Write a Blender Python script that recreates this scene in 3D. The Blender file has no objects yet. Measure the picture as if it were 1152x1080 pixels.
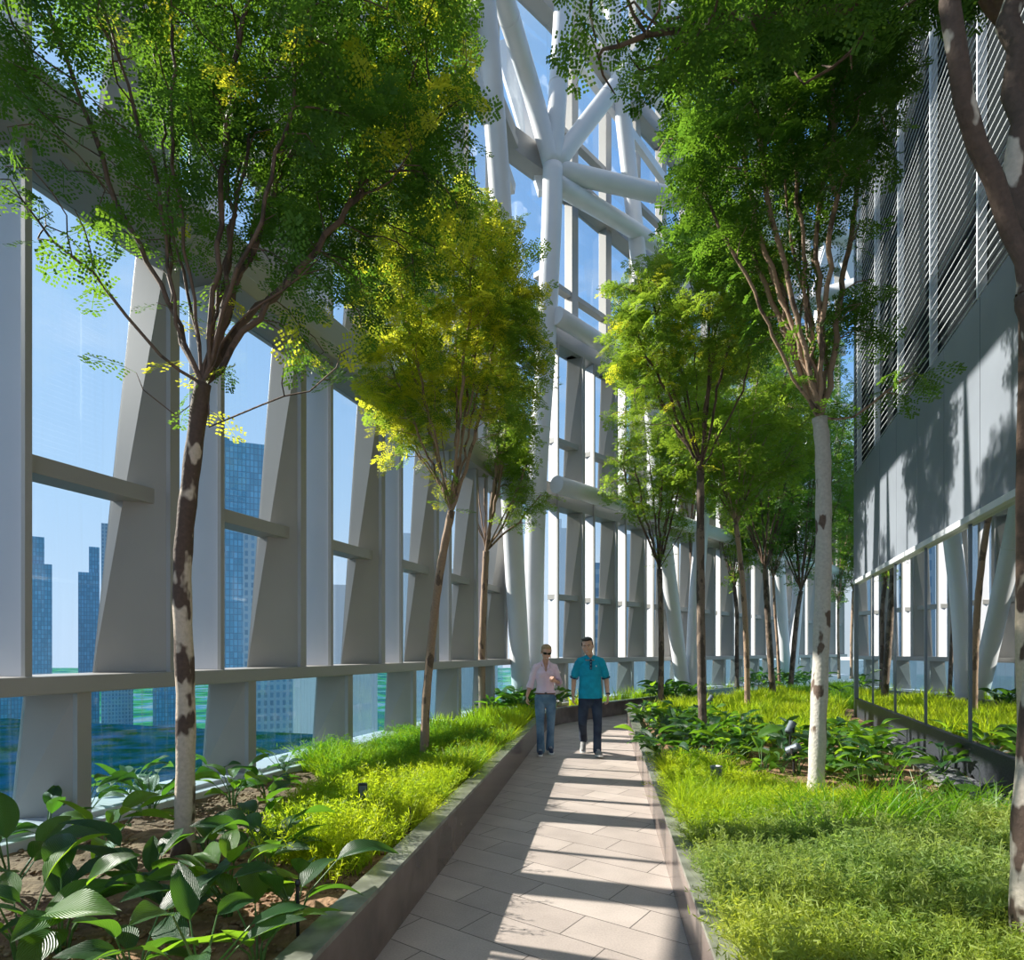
import bpy, bmesh, math, random
import numpy as np
from mathutils import Vector, Matrix, noise as mnoise
random.seed(7); RNG = np.random.default_rng(11)
PI = math.pi
scene = bpy.context.scene
COL = scene.collection
# ------------------------------------------------------------------ frame of the place
F, CX, HY, EYE = 700.0, 576.0, 732.0, 1.6
def at(px, py, Y): return Vector(((px-CX)*Y/F, Y, EYE-(py-HY)*Y/F))
def gpt(px, py, z=0.3):
    Y = F*(EYE-z)/(py-HY); return Vector(((px-CX)*Y/F, Y, z))
SOIL = 0.28
# ------------------------------------------------------------------ materials
def mat(name, col=(0.8,0.8,0.8), rough=0.5, metal=0.0, spec=0.5, var=0.0, vscale=5.0, bump=0.0, bscale=40.0, col2=None, emit=None):
    m = bpy.data.materials.new(name); m.use_nodes = True
    nt = m.node_tree; b = nt.nodes['Principled BSDF']
    b.inputs['Base Color'].default_value = (*col, 1); b.inputs['Roughness'].default_value = rough
    b.inputs['Metallic'].default_value = metal; b.inputs['Specular IOR Level'].default_value = spec
    tc = nt.nodes.new('ShaderNodeTexCoord')
    if var or col2:
        n = nt.nodes.new('ShaderNodeTexNoise'); n.inputs['Scale'].default_value = vscale; n.inputs['Detail'].default_value = 6
        nt.links.new(tc.outputs['Object'], n.inputs['Vector'])
        r = nt.nodes.new('ShaderNodeValToRGB'); r.color_ramp.elements[0].position = .35; r.color_ramp.elements[1].position = .65
        c2 = col2 if col2 else tuple(min(1, c*(1+var)) for c in col)
        c1 = col if col2 else tuple(c*(1-var) for c in col)
        r.color_ramp.elements[0].color = (*c1, 1); r.color_ramp.elements[1].color = (*c2, 1)
        nt.links.new(n.outputs['Fac'], r.inputs['Fac']); nt.links.new(r.outputs['Color'], b.inputs['Base Color'])
    if bump:
        n = nt.nodes.new('ShaderNodeTexNoise'); n.inputs['Scale'].default_value = bscale; n.inputs['Detail'].default_value = 5
        nt.links.new(tc.outputs['Object'], n.inputs['Vector'])
        bp = nt.nodes.new('ShaderNodeBump'); bp.inputs['Strength'].default_value = bump; bp.inputs['Distance'].default_value = 0.02
        nt.links.new(n.outputs['Fac'], bp.inputs['Height']); nt.links.new(bp.outputs['Normal'], b.inputs['Normal'])
    return m

def leaf_mat(name, c1, c2, trans, rough=0.45, tmix=0.45, spec=0.3, veins=False):
    m = bpy.data.materials.new(name); m.use_nodes = True
    nt = m.node_tree; nt.nodes.clear(); N = nt.nodes.new; Lk = nt.links.new
    out = N('ShaderNodeOutputMaterial'); geo = N('ShaderNodeNewGeometry')
    tc = N('ShaderNodeTexCoord'); nz = N('ShaderNodeTexNoise'); nz.inputs['Scale'].default_value = 2.5; nz.inputs['Detail'].default_value = 3
    Lk(tc.outputs['Object'], nz.inputs['Vector'])
    mx = N('ShaderNodeMath'); mx.operation = 'MULTIPLY_ADD'; mx.inputs[1].default_value = .35; Lk(geo.outputs['Random Per Island'], mx.inputs[0])
    ms = N('ShaderNodeMath'); ms.operation = 'MULTIPLY_ADD'; ms.inputs[1].default_value = 2.2; ms.inputs[2].default_value = -.75
    Lk(nz.outputs['Fac'], ms.inputs[0]); Lk(ms.outputs[0], mx.inputs[2])
    def ramp(a, b):
        r = N('ShaderNodeMix'); r.data_type = 'RGBA'; r.clamp_factor = True
        r.inputs[6].default_value = (*a, 1); r.inputs[7].default_value = (*b, 1); Lk(mx.outputs[0], r.inputs[0]); return r.outputs[2]
    base = ramp(c1, c2); tr = ramp(trans, tuple(min(1, t*k) for t, k in zip(trans, (1.5, 1.15, .8))))
    p = N('ShaderNodeBsdfPrincipled'); p.inputs['Roughness'].default_value = rough; p.inputs['Specular IOR Level'].default_value = spec
    Lk(base, p.inputs['Base Color'])
    if veins:
        uv = N('ShaderNodeUVMap'); sp = N('ShaderNodeSeparateXYZ'); Lk(uv.outputs['UV'], sp.inputs[0])
        ab = N('ShaderNodeMath'); ab.operation = 'SUBTRACT'; ab.inputs[1].default_value = .5; Lk(sp.outputs['X'], ab.inputs[0])
        a2 = N('ShaderNodeMath'); a2.operation = 'ABSOLUTE'; Lk(ab.outputs[0], a2.inputs[0])
        a3 = N('ShaderNodeMath'); a3.operation = 'MULTIPLY_ADD'; a3.inputs[1].default_value = -1.1; Lk(a2.outputs[0], a3.inputs[0]); Lk(sp.outputs['Y'], a3.inputs[2])
        sn = N('ShaderNodeMath'); sn.operation = 'MULTIPLY'; sn.inputs[1].default_value = 85; Lk(a3.outputs[0], sn.inputs[0])
        s2 = N('ShaderNodeMath'); s2.operation = 'SINE'; Lk(sn.outputs[0], s2.inputs[0])
        bp = N('ShaderNodeBump'); bp.inputs['Strength'].default_value = .55; bp.inputs['Distance'].default_value = .004
        Lk(s2.outputs[0], bp.inputs['Height']); Lk(bp.outputs['Normal'], p.inputs['Normal'])
    t = N('ShaderNodeBsdfTranslucent'); Lk(tr, t.inputs['Color'])
    mixs = N('ShaderNodeMixShader'); mixs.inputs[0].default_value = tmix
    Lk(p.outputs[0], mixs.inputs[1]); Lk(t.outputs[0], mixs.inputs[2]); Lk(mixs.outputs[0], out.inputs[0])
    return m

def glass_mat(name, tint=(.86,.95,.98), refl=1.0, base=0.0, dirt=0.0, basecol=(.03,.04,.045), f0=.05):
    """thin glass: transparent + fresnel mirror (+ a light film of dirt)"""
    m = bpy.data.materials.new(name); m.use_nodes = True
    nt = m.node_tree; nt.nodes.clear(); N = nt.nodes.new; Lk = nt.links.new
    out = N('ShaderNodeOutputMaterial'); tr = N('ShaderNodeBsdfTransparent'); tr.inputs[0].default_value = (*tint, 1)
    gl = N('ShaderNodeBsdfGlossy'); gl.inputs['Roughness'].default_value = .0; gl.inputs[0].default_value = (1,1,1,1)
    lw = N('ShaderNodeLayerWeight'); lw.inputs['Blend'].default_value = .5
    pw = N('ShaderNodeMath'); pw.operation = 'POWER'; pw.inputs[1].default_value = 3.2; Lk(lw.outputs['Facing'], pw.inputs[0])
    ma = N('ShaderNodeMath'); ma.operation = 'MULTIPLY_ADD'; ma.inputs[1].default_value = refl; ma.inputs[2].default_value = f0; ma.use_clamp = True
    Lk(pw.outputs[0], ma.inputs[0])
    under = tr.outputs[0]
    if base:
        df = N('ShaderNodeBsdfDiffuse'); df.inputs[0].default_value = (*basecol, 1)
        mb = N('ShaderNodeMixShader'); mb.inputs[0].default_value = base; Lk(tr.outputs[0], mb.inputs[1]); Lk(df.outputs[0], mb.inputs[2]); under = mb.outputs[0]
    if dirt:
        df = N('ShaderNodeBsdfDiffuse'); df.inputs[0].default_value = (.75,.8,.85,1)
        tc = N('ShaderNodeTexCoord'); mp = N('ShaderNodeMapping'); mp.inputs['Scale'].default_value = (13,13,.35); Lk(tc.outputs['Object'], mp.inputs[0])
        nz = N('ShaderNodeTexNoise'); nz.inputs['Scale'].default_value = 2.5; nz.inputs['Detail'].default_value = 5; Lk(mp.outputs[0], nz.inputs['Vector'])
        rp = N('ShaderNodeValToRGB'); rp.color_ramp.elements[0].position = .52; rp.color_ramp.elements[1].position = .72
        rp.color_ramp.elements[0].color = (0,0,0,1); rp.color_ramp.elements[1].color = (dirt,)*3+(1,); Lk(nz.outputs['Fac'], rp.inputs[0])
        mb = N('ShaderNodeMixShader'); Lk(rp.outputs[0], mb.inputs[0]); Lk(under, mb.inputs[1]); Lk(df.outputs[0], mb.inputs[2]); under = mb.outputs[0]
    mx = N('ShaderNodeMixShader'); Lk(ma.outputs[0], mx.inputs[0]); Lk(under, mx.inputs[1]); Lk(gl.outputs[0], mx.inputs[2]); Lk(mx.outputs[0], out.inputs[0])
    return m

def bark_mat(name, light, dark, amt=.5, scale=7.0, hi=0.0):
    m = bpy.data.materials.new(name); m.use_nodes = True; nt = m.node_tree; b = nt.nodes['Principled BSDF']; N = nt.nodes.new; Lk = nt.links.new
    tc = N('ShaderNodeTexCoord'); mp = N('ShaderNodeMapping'); mp.inputs['Scale'].default_value = (1.6,1.6,.8); Lk(tc.outputs['Object'], mp.inputs[0])
    nz = N('ShaderNodeTexNoise'); nz.inputs['Scale'].default_value = scale; nz.inputs['Detail'].default_value = 3; nz.inputs['Roughness'].default_value = .45; Lk(mp.outputs[0], nz.inputs['Vector'])
    r = N('ShaderNodeValToRGB'); r.color_ramp.elements[0].position = amt-.015; r.color_ramp.elements[1].position = amt+.015
    sz = N('ShaderNodeSeparateXYZ'); Lk(tc.outputs['Object'], sz.inputs[0]); hz = N('ShaderNodeMapRange'); hz.inputs[1].default_value = 1.75; hz.inputs[2].default_value = 2.1; hz.inputs[3].default_value = 0; hz.inputs[4].default_value = hi; Lk(sz.outputs['Z'], hz.inputs[0])
    ah = N('ShaderNodeMath'); ah.operation = 'ADD'; Lk(nz.outputs['Fac'], ah.inputs[0]); Lk(hz.outputs[0], ah.inputs[1]); Lk(ah.outputs[0], r.inputs[0])
    n2 = N('ShaderNodeTexNoise'); n2.inputs['Scale'].default_value = 45; n2.inputs['Detail'].default_value = 6; Lk(tc.outputs['Object'], n2.inputs['Vector'])
    ml = N('ShaderNodeMix'); ml.data_type = 'RGBA'; ml.inputs[6].default_value = (*[c*.62 for c in light],1); ml.inputs[7].default_value = (*[min(1,c*1.15) for c in light],1); Lk(n2.outputs['Fac'], ml.inputs[0])
    md = N('ShaderNodeMix'); md.data_type = 'RGBA'; md.inputs[6].default_value = (*[c*.5 for c in dark],1); md.inputs[7].default_value = (*[c*1.5 for c in dark],1); Lk(n2.outputs['Fac'], md.inputs[0])
    mx = N('ShaderNodeMix'); mx.data_type = 'RGBA'; Lk(r.outputs[0], mx.inputs[0]); Lk(ml.outputs[2], mx.inputs[6]); Lk(md.outputs[2], mx.inputs[7])
    Lk(mx.outputs[2], b.inputs['Base Color']); b.inputs['Roughness'].default_value = .8
    bp = N('ShaderNodeBump'); bp.inputs['Strength'].default_value = .5; bp.inputs['Distance'].default_value = .01; Lk(n2.outputs['Fac'], bp.inputs['Height']); Lk(bp.outputs[0], b.inputs['Normal'])
    return m

M = {}
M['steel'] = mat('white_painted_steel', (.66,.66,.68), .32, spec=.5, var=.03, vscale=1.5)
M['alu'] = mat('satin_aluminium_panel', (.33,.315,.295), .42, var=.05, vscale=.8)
M['alu_white'] = mat('pale_aluminium', (.60,.59,.62), .38, var=.03, vscale=1.0)  # fins share the grey fins' metal; their lit paleness is in this colour
M['alu_dark'] = mat('dark_gasket', (.16,.16,.16), .5)
M['glass'] = glass_mat('facade_glass', (.94,.96,.97), refl=.35, dirt=.015, f0=.03)
M['glass_low'] = glass_mat('lower_facade_glass', (.74,.86,.90), refl=.25, dirt=.17)
M['glass_bld'] = glass_mat('building_glass', (.35,.42,.42), refl=1.0, base=.35, f0=.42)
M['granite_face'] = mat('polished_brown_granite', (.15,.115,.10), .2, var=.28, vscale=3.0, spec=.6)
M['granite_top'] = mat('flamed_granite_coping', (.20,.205,.17), .22, var=.3, vscale=9)
M['upstand'] = mat('black_granite_upstand', (.038,.042,.05), .45, var=.35, vscale=60, spec=.25)
M['cladding'] = mat('grey_metal_cladding', (.195,.215,.25), .5, var=.06, vscale=1.3)
M['soil'] = mat('brown_soil', (.16,.085,.045), .95, col2=(.34,.20,.115), vscale=9, bump=.9, bscale=30)
M['clod'] = mat('soil_clods', (.20,.11,.06), .95, col2=(.38,.24,.15), vscale=14)
M['pebble'] = mat('dark_pebbles', (.05,.055,.065), .45, col2=(.19,.19,.2), vscale=9)
M['louver'] = mat('white_louver', (.62,.64,.67), .4)
M['dark_back'] = mat('dark_backing', (.012,.015,.017), .8, spec=.05)  # near black so the shade behind the blades is in the colour
M['black'] = mat('black_plastic', (.02,.02,.022), .4)
M['grey_fix'] = mat('grey_fixture', (.16,.19,.22), .35, metal=.3)
# paving: granite slabs laid diagonally
def paving_mat():
    m = bpy.data.materials.new('granite_paving'); m.use_nodes = True; nt = m.node_tree; b = nt.nodes['Principled BSDF']; N = nt.nodes.new; Lk = nt.links.new
    tc = N('ShaderNodeTexCoord'); mp = N('ShaderNodeMapping'); mp.inputs['Rotation'].default_value = (0,0,math.radians(36)); Lk(tc.outputs['Object'], mp.inputs[0])
    br = N('ShaderNodeTexBrick'); br.inputs['Scale'].default_value = 1; br.inputs['Brick Width'].default_value = .78; br.inputs['Row Height'].default_value = .30
    br.inputs['Mortar Size'].default_value = .0035; br.inputs['Mortar Smooth'].default_value = .1; br.offset = .37
    br.inputs['Color1'].default_value = (.50,.425,.38,1); br.inputs['Color2'].default_value = (.40,.335,.30,1); br.inputs['Mortar'].default_value = (.10,.085,.075,1)
    Lk(mp.outputs[0], br.inputs['Vector'])
    nz = N('ShaderNodeTexNoise'); nz.inputs['Scale'].default_value = 90; nz.inputs['Detail'].default_value = 4; Lk(tc.outputs['Object'], nz.inputs['Vector'])
    n2 = N('ShaderNodeTexNoise'); n2.inputs['Scale'].default_value = 3; n2.inputs['Detail'].default_value = 5; Lk(tc.outputs['Object'], n2.inputs['Vector'])
    ad = N('ShaderNodeMath'); ad.operation = 'ADD'; Lk(nz.outputs['Fac'], ad.inputs[0]); Lk(n2.outputs['Fac'], ad.inputs[1])
    mr = N('ShaderNodeMapRange'); mr.inputs[1].default_value = .6; mr.inputs[2].default_value = 1.4; mr.inputs[3].default_value = .78; mr.inputs[4].default_value = 1.18; Lk(ad.outputs[0], mr.inputs[0])
    mx = N('ShaderNodeVectorMath'); mx.operation = 'SCALE'; Lk(br.outputs['Color'], mx.inputs[0]); Lk(mr.outputs[0], mx.inputs['Scale'])
    Lk(mx.outputs[0], b.inputs['Base Color']); b.inputs['Roughness'].default_value = .62
    bp = N('ShaderNodeBump'); bp.inputs['Strength'].default_value = .5; bp.inputs['Distance'].default_value = .003; bp.invert = True; Lk(br.outputs['Fac'], bp.inputs['Height']); Lk(bp.outputs[0], b.inputs['Normal'])
    return m
M['paving'] = paving_mat()
# ------------------------------------------------------------------ object helpers
def tag(o, label=None, cat=None, group=None, kind=None):
    if label: o['label'] = label
    if cat: o['category'] = cat
    if group: o['group'] = group
    if kind: o['kind'] = kind
    return o
def empty(name, loc=(0,0,0), rz=0.0, parent=None):
    o = bpy.data.objects.new(name, None); COL.objects.link(o); o.location = loc; o.rotation_euler = (0,0,rz); o.empty_display_size = .2
    if parent: o.parent = parent
    return o
def link(name, me, m=None, parent=None, smooth=False, loc=None):
    if m is not None:
        if isinstance(m, (list, tuple)):
            for k in m: me.materials.append(k)
        else: me.materials.append(m)
    if smooth: me.polygons.foreach_set('use_smooth', [True]*len(me.polygons))
    o = bpy.data.objects.new(name, me); COL.objects.link(o)
    if parent: o.parent = parent
    if loc is not None: o.location = loc
    return o
def pymesh(name, v, f):
    me = bpy.data.meshes.new(name); me.from_pydata([tuple(p) for p in v], [], f); me.update(); return me
def npmesh(name, V, Fq, uv=None):
    """V (n,3), Fq (m,k) int"""
    me = bpy.data.meshes.new(name); n = len(V); mq, k = Fq.shape
    me.vertices.add(n); me.vertices.foreach_set('co', np.ascontiguousarray(V, dtype=np.float32).ravel())
    me.loops.add(mq*k); me.loops.foreach_set('vertex_index', np.ascontiguousarray(Fq, dtype=np.int32).ravel())
    me.polygons.add(mq); me.polygons.foreach_set('loop_start', np.arange(0, mq*k, k, dtype=np.int32))
    me.polygons.foreach_set('loop_total', np.full(mq, k, dtype=np.int32))
    if uv is not None:
        l = me.uv_layers.new(name='UVMap'); l.data.foreach_set('uv', np.ascontiguousarray(uv[Fq.ravel()], dtype=np.float32).ravel())
    me.update(calc_edges=True); me.validate(); return me
class MB:
    """collects solids into one mesh"""
    def __init__(s): s.v = []; s.f = []
    def hexa(s, p):  # p: 8 points, 0-3 bottom ring, 4-7 top ring
        b = len(s.v); s.v += [Vector(q) for q in p]
        s.f += [(b,b+3,b+2,b+1),(b+4,b+5,b+6,b+7)] + [(b+i, b+(i+1)%4, b+4+(i+1)%4, b+4+i) for i in range(4)]
        return s
    def box(s, lo, hi, fn=None):
        (a,b,c),(d,e,f) = lo, hi
        p = [(a,b,c),(d,b,c),(d,e,c),(a,e,c),(a,b,f),(d,b,f),(d,e,f),(a,e,f)]
        if fn: p = [fn(*q) for q in p]
        return s.hexa(p)
    def tube(s, pts, rs, n=16, cap=True, flat=(1,1)):
        pts = [Vector(p) for p in pts]
        if not hasattr(rs, '__len__'): rs = [rs]*len(pts)
        b = len(s.v); up = None
        for i, p in enumerate(pts):
            d = (pts[min(i+1,len(pts)-1)] - pts[max(i-1,0)]).normalized()
            if up is None: up = d.orthogonal().normalized()
            else: up = (up - d*up.dot(d)).normalized()
            q = d.cross(up)
            for k in range(n):
                a = 2*PI*k/n; s.v.append(p + (up*math.cos(a)*flat[0] + q*math.sin(a)*flat[1])*rs[i])
        for i in range(len(pts)-1):
            for k in range(n):
                s.f.append((b+i*n+k, b+i*n+(k+1)%n, b+(i+1)*n+(k+1)%n, b+(i+1)*n+k))
        if cap:
            s.f.append(tuple(b+k for k in reversed(range(n)))); e = b+(len(pts)-1)*n; s.f.append(tuple(e+k for k in range(n)))
        return s
    def ell(s, c, r, rot=None, n=16, m=10):
        b = len(s.v); c = Vector(c); R = rot if rot is not None else Matrix.Identity(3)
        s.v.append(c + R @ Vector((0,0,-r[2])))
        for i in range(1, m):
            t = PI*i/m - PI/2
            for k in range(n):
                a = 2*PI*k/n; s.v.append(c + R @ Vector((r[0]*math.cos(t)*math.cos(a), r[1]*math.cos(t)*math.sin(a), r[2]*math.sin(t))))
        s.v.append(c + R @ Vector((0,0,r[2]))); top = len(s.v)-1
        for k in range(n):
            s.f.append((b, b+1+(k+1)%n, b+1+k))
            for i in range(m-2):
                s.f.append((b+1+i*n+k, b+1+i*n+(k+1)%n, b+1+(i+1)*n+(k+1)%n, b+1+(i+1)*n+k))
            s.f.append((b+1+(m-2)*n+k, b+1+(m-2)*n+(k+1)%n, top))
        return s
    def cap(s, p0, p1, r0, r1, n=14, flat=(1,1), up=None):
        """closed tapered capsule"""
        p0, p1 = Vector(p0), Vector(p1); d = (p1-p0); L = d.length or 1e-6; d /= L
        prof = [(-r0*math.cos(a), r0*math.sin(a)) for a in (0.15,.5,.9,1.25,PI/2)] + [(L+r1*math.sin(a), r1*math.cos(a)) for a in (0,.35,.7,1.1,1.42)]
        u = Vector(up) if up else d.orthogonal(); u = (u-d*u.dot(d)).normalized(); q = d.cross(u); b = len(s.v)
        for t, r in prof:
            for k in range(n):
                a = 2*PI*k/n; s.v.append(p0 + d*t + u*math.cos(a)*r*flat[0] + q*math.sin(a)*r*flat[1])
        for i in range(len(prof)-1):
            for k in range(n): s.f.append((b+i*n+k, b+i*n+(k+1)%n, b+(i+1)*n+(k+1)%n, b+(i+1)*n+k))
        s.f.append(tuple(b+k for k in reversed(range(n)))); e = b+(len(prof)-1)*n; s.f.append(tuple(e+k for k in range(n)))
        return s
    def chain(s, pts, rs, n=14, flat=(1,1), up=None):
        for i in range(len(pts)-1): s.cap(pts[i], pts[i+1], rs[i], rs[i+1], n, flat, up)
        return s
    def mesh(s, name): return pymesh(name, s.v, s.f)
    def build(s, name, m=None, parent=None, smooth=False, loc=None, bevel=0.0, sub=0):
        me = s.mesh(name)
        o = link(name, me, m, parent, smooth, loc)
        if bevel:
            b = o.modifiers.new('Bevel', 'BEVEL'); b.width = bevel; b.segments = 2; b.limit_method = 'ANGLE'
        return o
    def remesh(s, name, m, parent, voxel=.008, it=3, fac=.5):
        me = s.mesh('tmp'); o = bpy.data.objects.new('tmp', me); COL.objects.link(o)
        r = o.modifiers.new('R', 'REMESH'); r.mode = 'VOXEL'; r.voxel_size = voxel; r.adaptivity = 0
        if it: q = o.modifiers.new('S', 'SMOOTH'); q.factor = fac; q.iterations = it
        bpy.context.view_layer.update(); dg = bpy.context.evaluated_depsgraph_get()
        me2 = bpy.data.meshes.new_from_object(o.evaluated_get(dg)); bpy.data.objects.remove(o); bpy.data.meshes.remove(me)
        me2.materials.clear(); me2.name = name
        return link(name, me2, m, parent, True)
def copy_tree(o, parent=None):
    c = o.copy(); COL.objects.link(c)
    if parent is not None: c.parent = parent
    for ch in [k for k in bpy.data.objects if k.parent == o]: copy_tree(ch, c)
    return c
def poly_prism(pts, z0, z1):
    n = len(pts); v = [(p[0],p[1],z0) for p in pts]+[(p[0],p[1],z1) for p in pts]
    f = [tuple(range(n-1,-1,-1)), tuple(range(n,2*n))] + [(i,(i+1)%n,n+(i+1)%n,n+i) for i in range(n)]
    return pymesh('prism', v, f)
def inpoly(x, y, P):
    c = np.zeros(np.shape(x), bool); n = len(P); j = n-1
    for i in range(n):
        xi, yi = P[i]; xj, yj = P[j]
        c ^= ((yi > y) != (yj > y)) & (x < (xj-xi)*(y-yi)/((yj-yi) or 1e-9)+xi); j = i
    return c
# ------------------------------------------------------------------ camera, sun, sky
cam = bpy.data.cameras.new('camera'); cam.sensor_fit = 'HORIZONTAL'; cam.sensor_width = 36; cam.lens = F/1152*36
cam.shift_y = (HY-540)/1152; cam.clip_end = 5000; cam.clip_start = .05
co = bpy.data.objects.new('camera', cam); COL.objects.link(co); co.location = (0,0,EYE); co.rotation_euler = (PI/2,0,0); scene.camera = co
SUN_AZ = Vector((.953,-.302,0)); ELEV = math.radians(32)
sd = (SUN_AZ*math.cos(ELEV) + Vector((0,0,-math.sin(ELEV)))).normalized()
sl = bpy.data.lights.new('sun', 'SUN'); sl.energy = 13.0; sl.angle = math.radians(.7); sl.color = (1,.93,.82)
so = bpy.data.objects.new('sun', sl); COL.objects.link(so); so.rotation_euler = sd.to_track_quat('-Z','Y').to_euler(); so.location = (-10,5,20)
w = bpy.data.worlds.new('sky'); scene.world = w; w.use_nodes = True; nt = w.node_tree; nt.nodes.clear(); N = nt.nodes.new; Lk = nt.links.new
out = N('ShaderNodeOutputWorld'); bg = N('ShaderNodeBackground'); Lk(bg.outputs[0], out.inputs[0])
tc = N('ShaderNodeTexCoord'); sp = N('ShaderNodeSeparateXYZ'); Lk(tc.outputs['Generated'], sp.inputs[0])
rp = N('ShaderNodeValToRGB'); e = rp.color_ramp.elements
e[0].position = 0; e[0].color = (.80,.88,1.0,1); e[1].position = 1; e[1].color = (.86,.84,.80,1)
for p, c in ((.06,(.74,.87,1.0)), (.22,(.46,.70,.98)), (.40,(.20,.47,.90)), (.60,(.10,.33,.80)), (.70,(.15,.38,.80)), (.82,(.80,.79,.76))):  # unseen zenith made pale and neutral to supply fill light
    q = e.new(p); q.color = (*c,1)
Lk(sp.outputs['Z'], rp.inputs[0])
mp = N('ShaderNodeMapping'); mp.inputs['Scale'].default_value = (1,1,2.2); mp.inputs['Rotation'].default_value = (.5,.2,.6); Lk(tc.outputs['Generated'], mp.inputs[0])
nz = N('ShaderNodeTexNoise'); nz.inputs['Scale'].default_value = 3.6; nz.inputs['Detail'].default_value = 9; nz.inputs['Roughness'].default_value = .6; Lk(mp.outputs[0], nz.inputs['Vector'])
cr = N('ShaderNodeValToRGB'); cr.color_ramp.elements[0].position = .54; cr.color_ramp.elements[1].position = .80; cr.color_ramp.elements[1].color = (.7,.7,.7,1); Lk(nz.outputs['Fac'], cr.inputs[0])
mx = N('ShaderNodeMix'); mx.data_type = 'RGBA'; Lk(cr.outputs[0], mx.inputs[0]); Lk(rp.outputs[0], mx.inputs[6]); mx.inputs[7].default_value = (.95,.97,1,1)
dt = N('ShaderNodeVectorMath'); dt.operation = 'DOT_PRODUCT'; Lk(tc.outputs['Generated'], dt.inputs[0]); dt.inputs[1].default_value = tuple(-sd)
g1 = N('ShaderNodeMapRange'); g1.inputs[1].default_value = .1; g1.inputs[2].default_value = 1.0; g1.inputs[3].default_value = 0; g1.inputs[4].default_value = .85; g1.clamp = True; Lk(dt.outputs['Value'], g1.inputs[0])
m2 = N('ShaderNodeMix'); m2.data_type = 'RGBA'; Lk(g1.outputs[0], m2.inputs[0]); Lk(mx.outputs[2], m2.inputs[6]); m2.inputs[7].default_value = (.56,.84,1.18,1)
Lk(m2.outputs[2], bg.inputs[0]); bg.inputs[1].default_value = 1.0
vs = scene.view_settings; scene.display_settings.display_device = 'sRGB'; vs.view_transform = 'Standard'; vs.look = 'None'; vs.gamma = 1; vs.exposure = .0; vs.use_curve_mapping = False
# ================================================================== GLAZED WALLS
class Wall:
    def __init__(s, p0, u):       # p0 on the inner edge plane, u direction along the wall; inward normal points to the garden
        s.p0 = Vector((p0[0],p0[1],0)); s.u = Vector((u[0],u[1],0)).normalized(); s.n = Vector((s.u.y,-s.u.x,0))
    def __call__(s, t, d, z): p = s.p0 + s.u*t + s.n*d; return Vector((p.x,p.y,z))
WL = Wall((-4.795+.341*4.26, 4.26), (.341,1)); BAY_L = 1.743
WF = Wall((-13.07+.94*15.07, 15.07), (.94,1)); BAY_F = 1.49
LEVELS = [5.4, 9.35, 13.3, 17.3, 21.3]
def plate(mb, W, t0, d0, z0, t1, d1, z1, tt0, tt1, th):
    """plate between root (t0 at z0 .. tt0 at z1, depth d0) and inner edge (t1.. tt1, depth d1)"""
    mb.hexa([W(t0,d0,z0), W(t1,d1,z0), W(t1+th,d1,z0), W(t0+th,d0,z0), W(tt0,d0,z1), W(tt1,d1,z1), W(tt1+th,d1,z1), W(tt0+th,d0,z1)])
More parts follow.
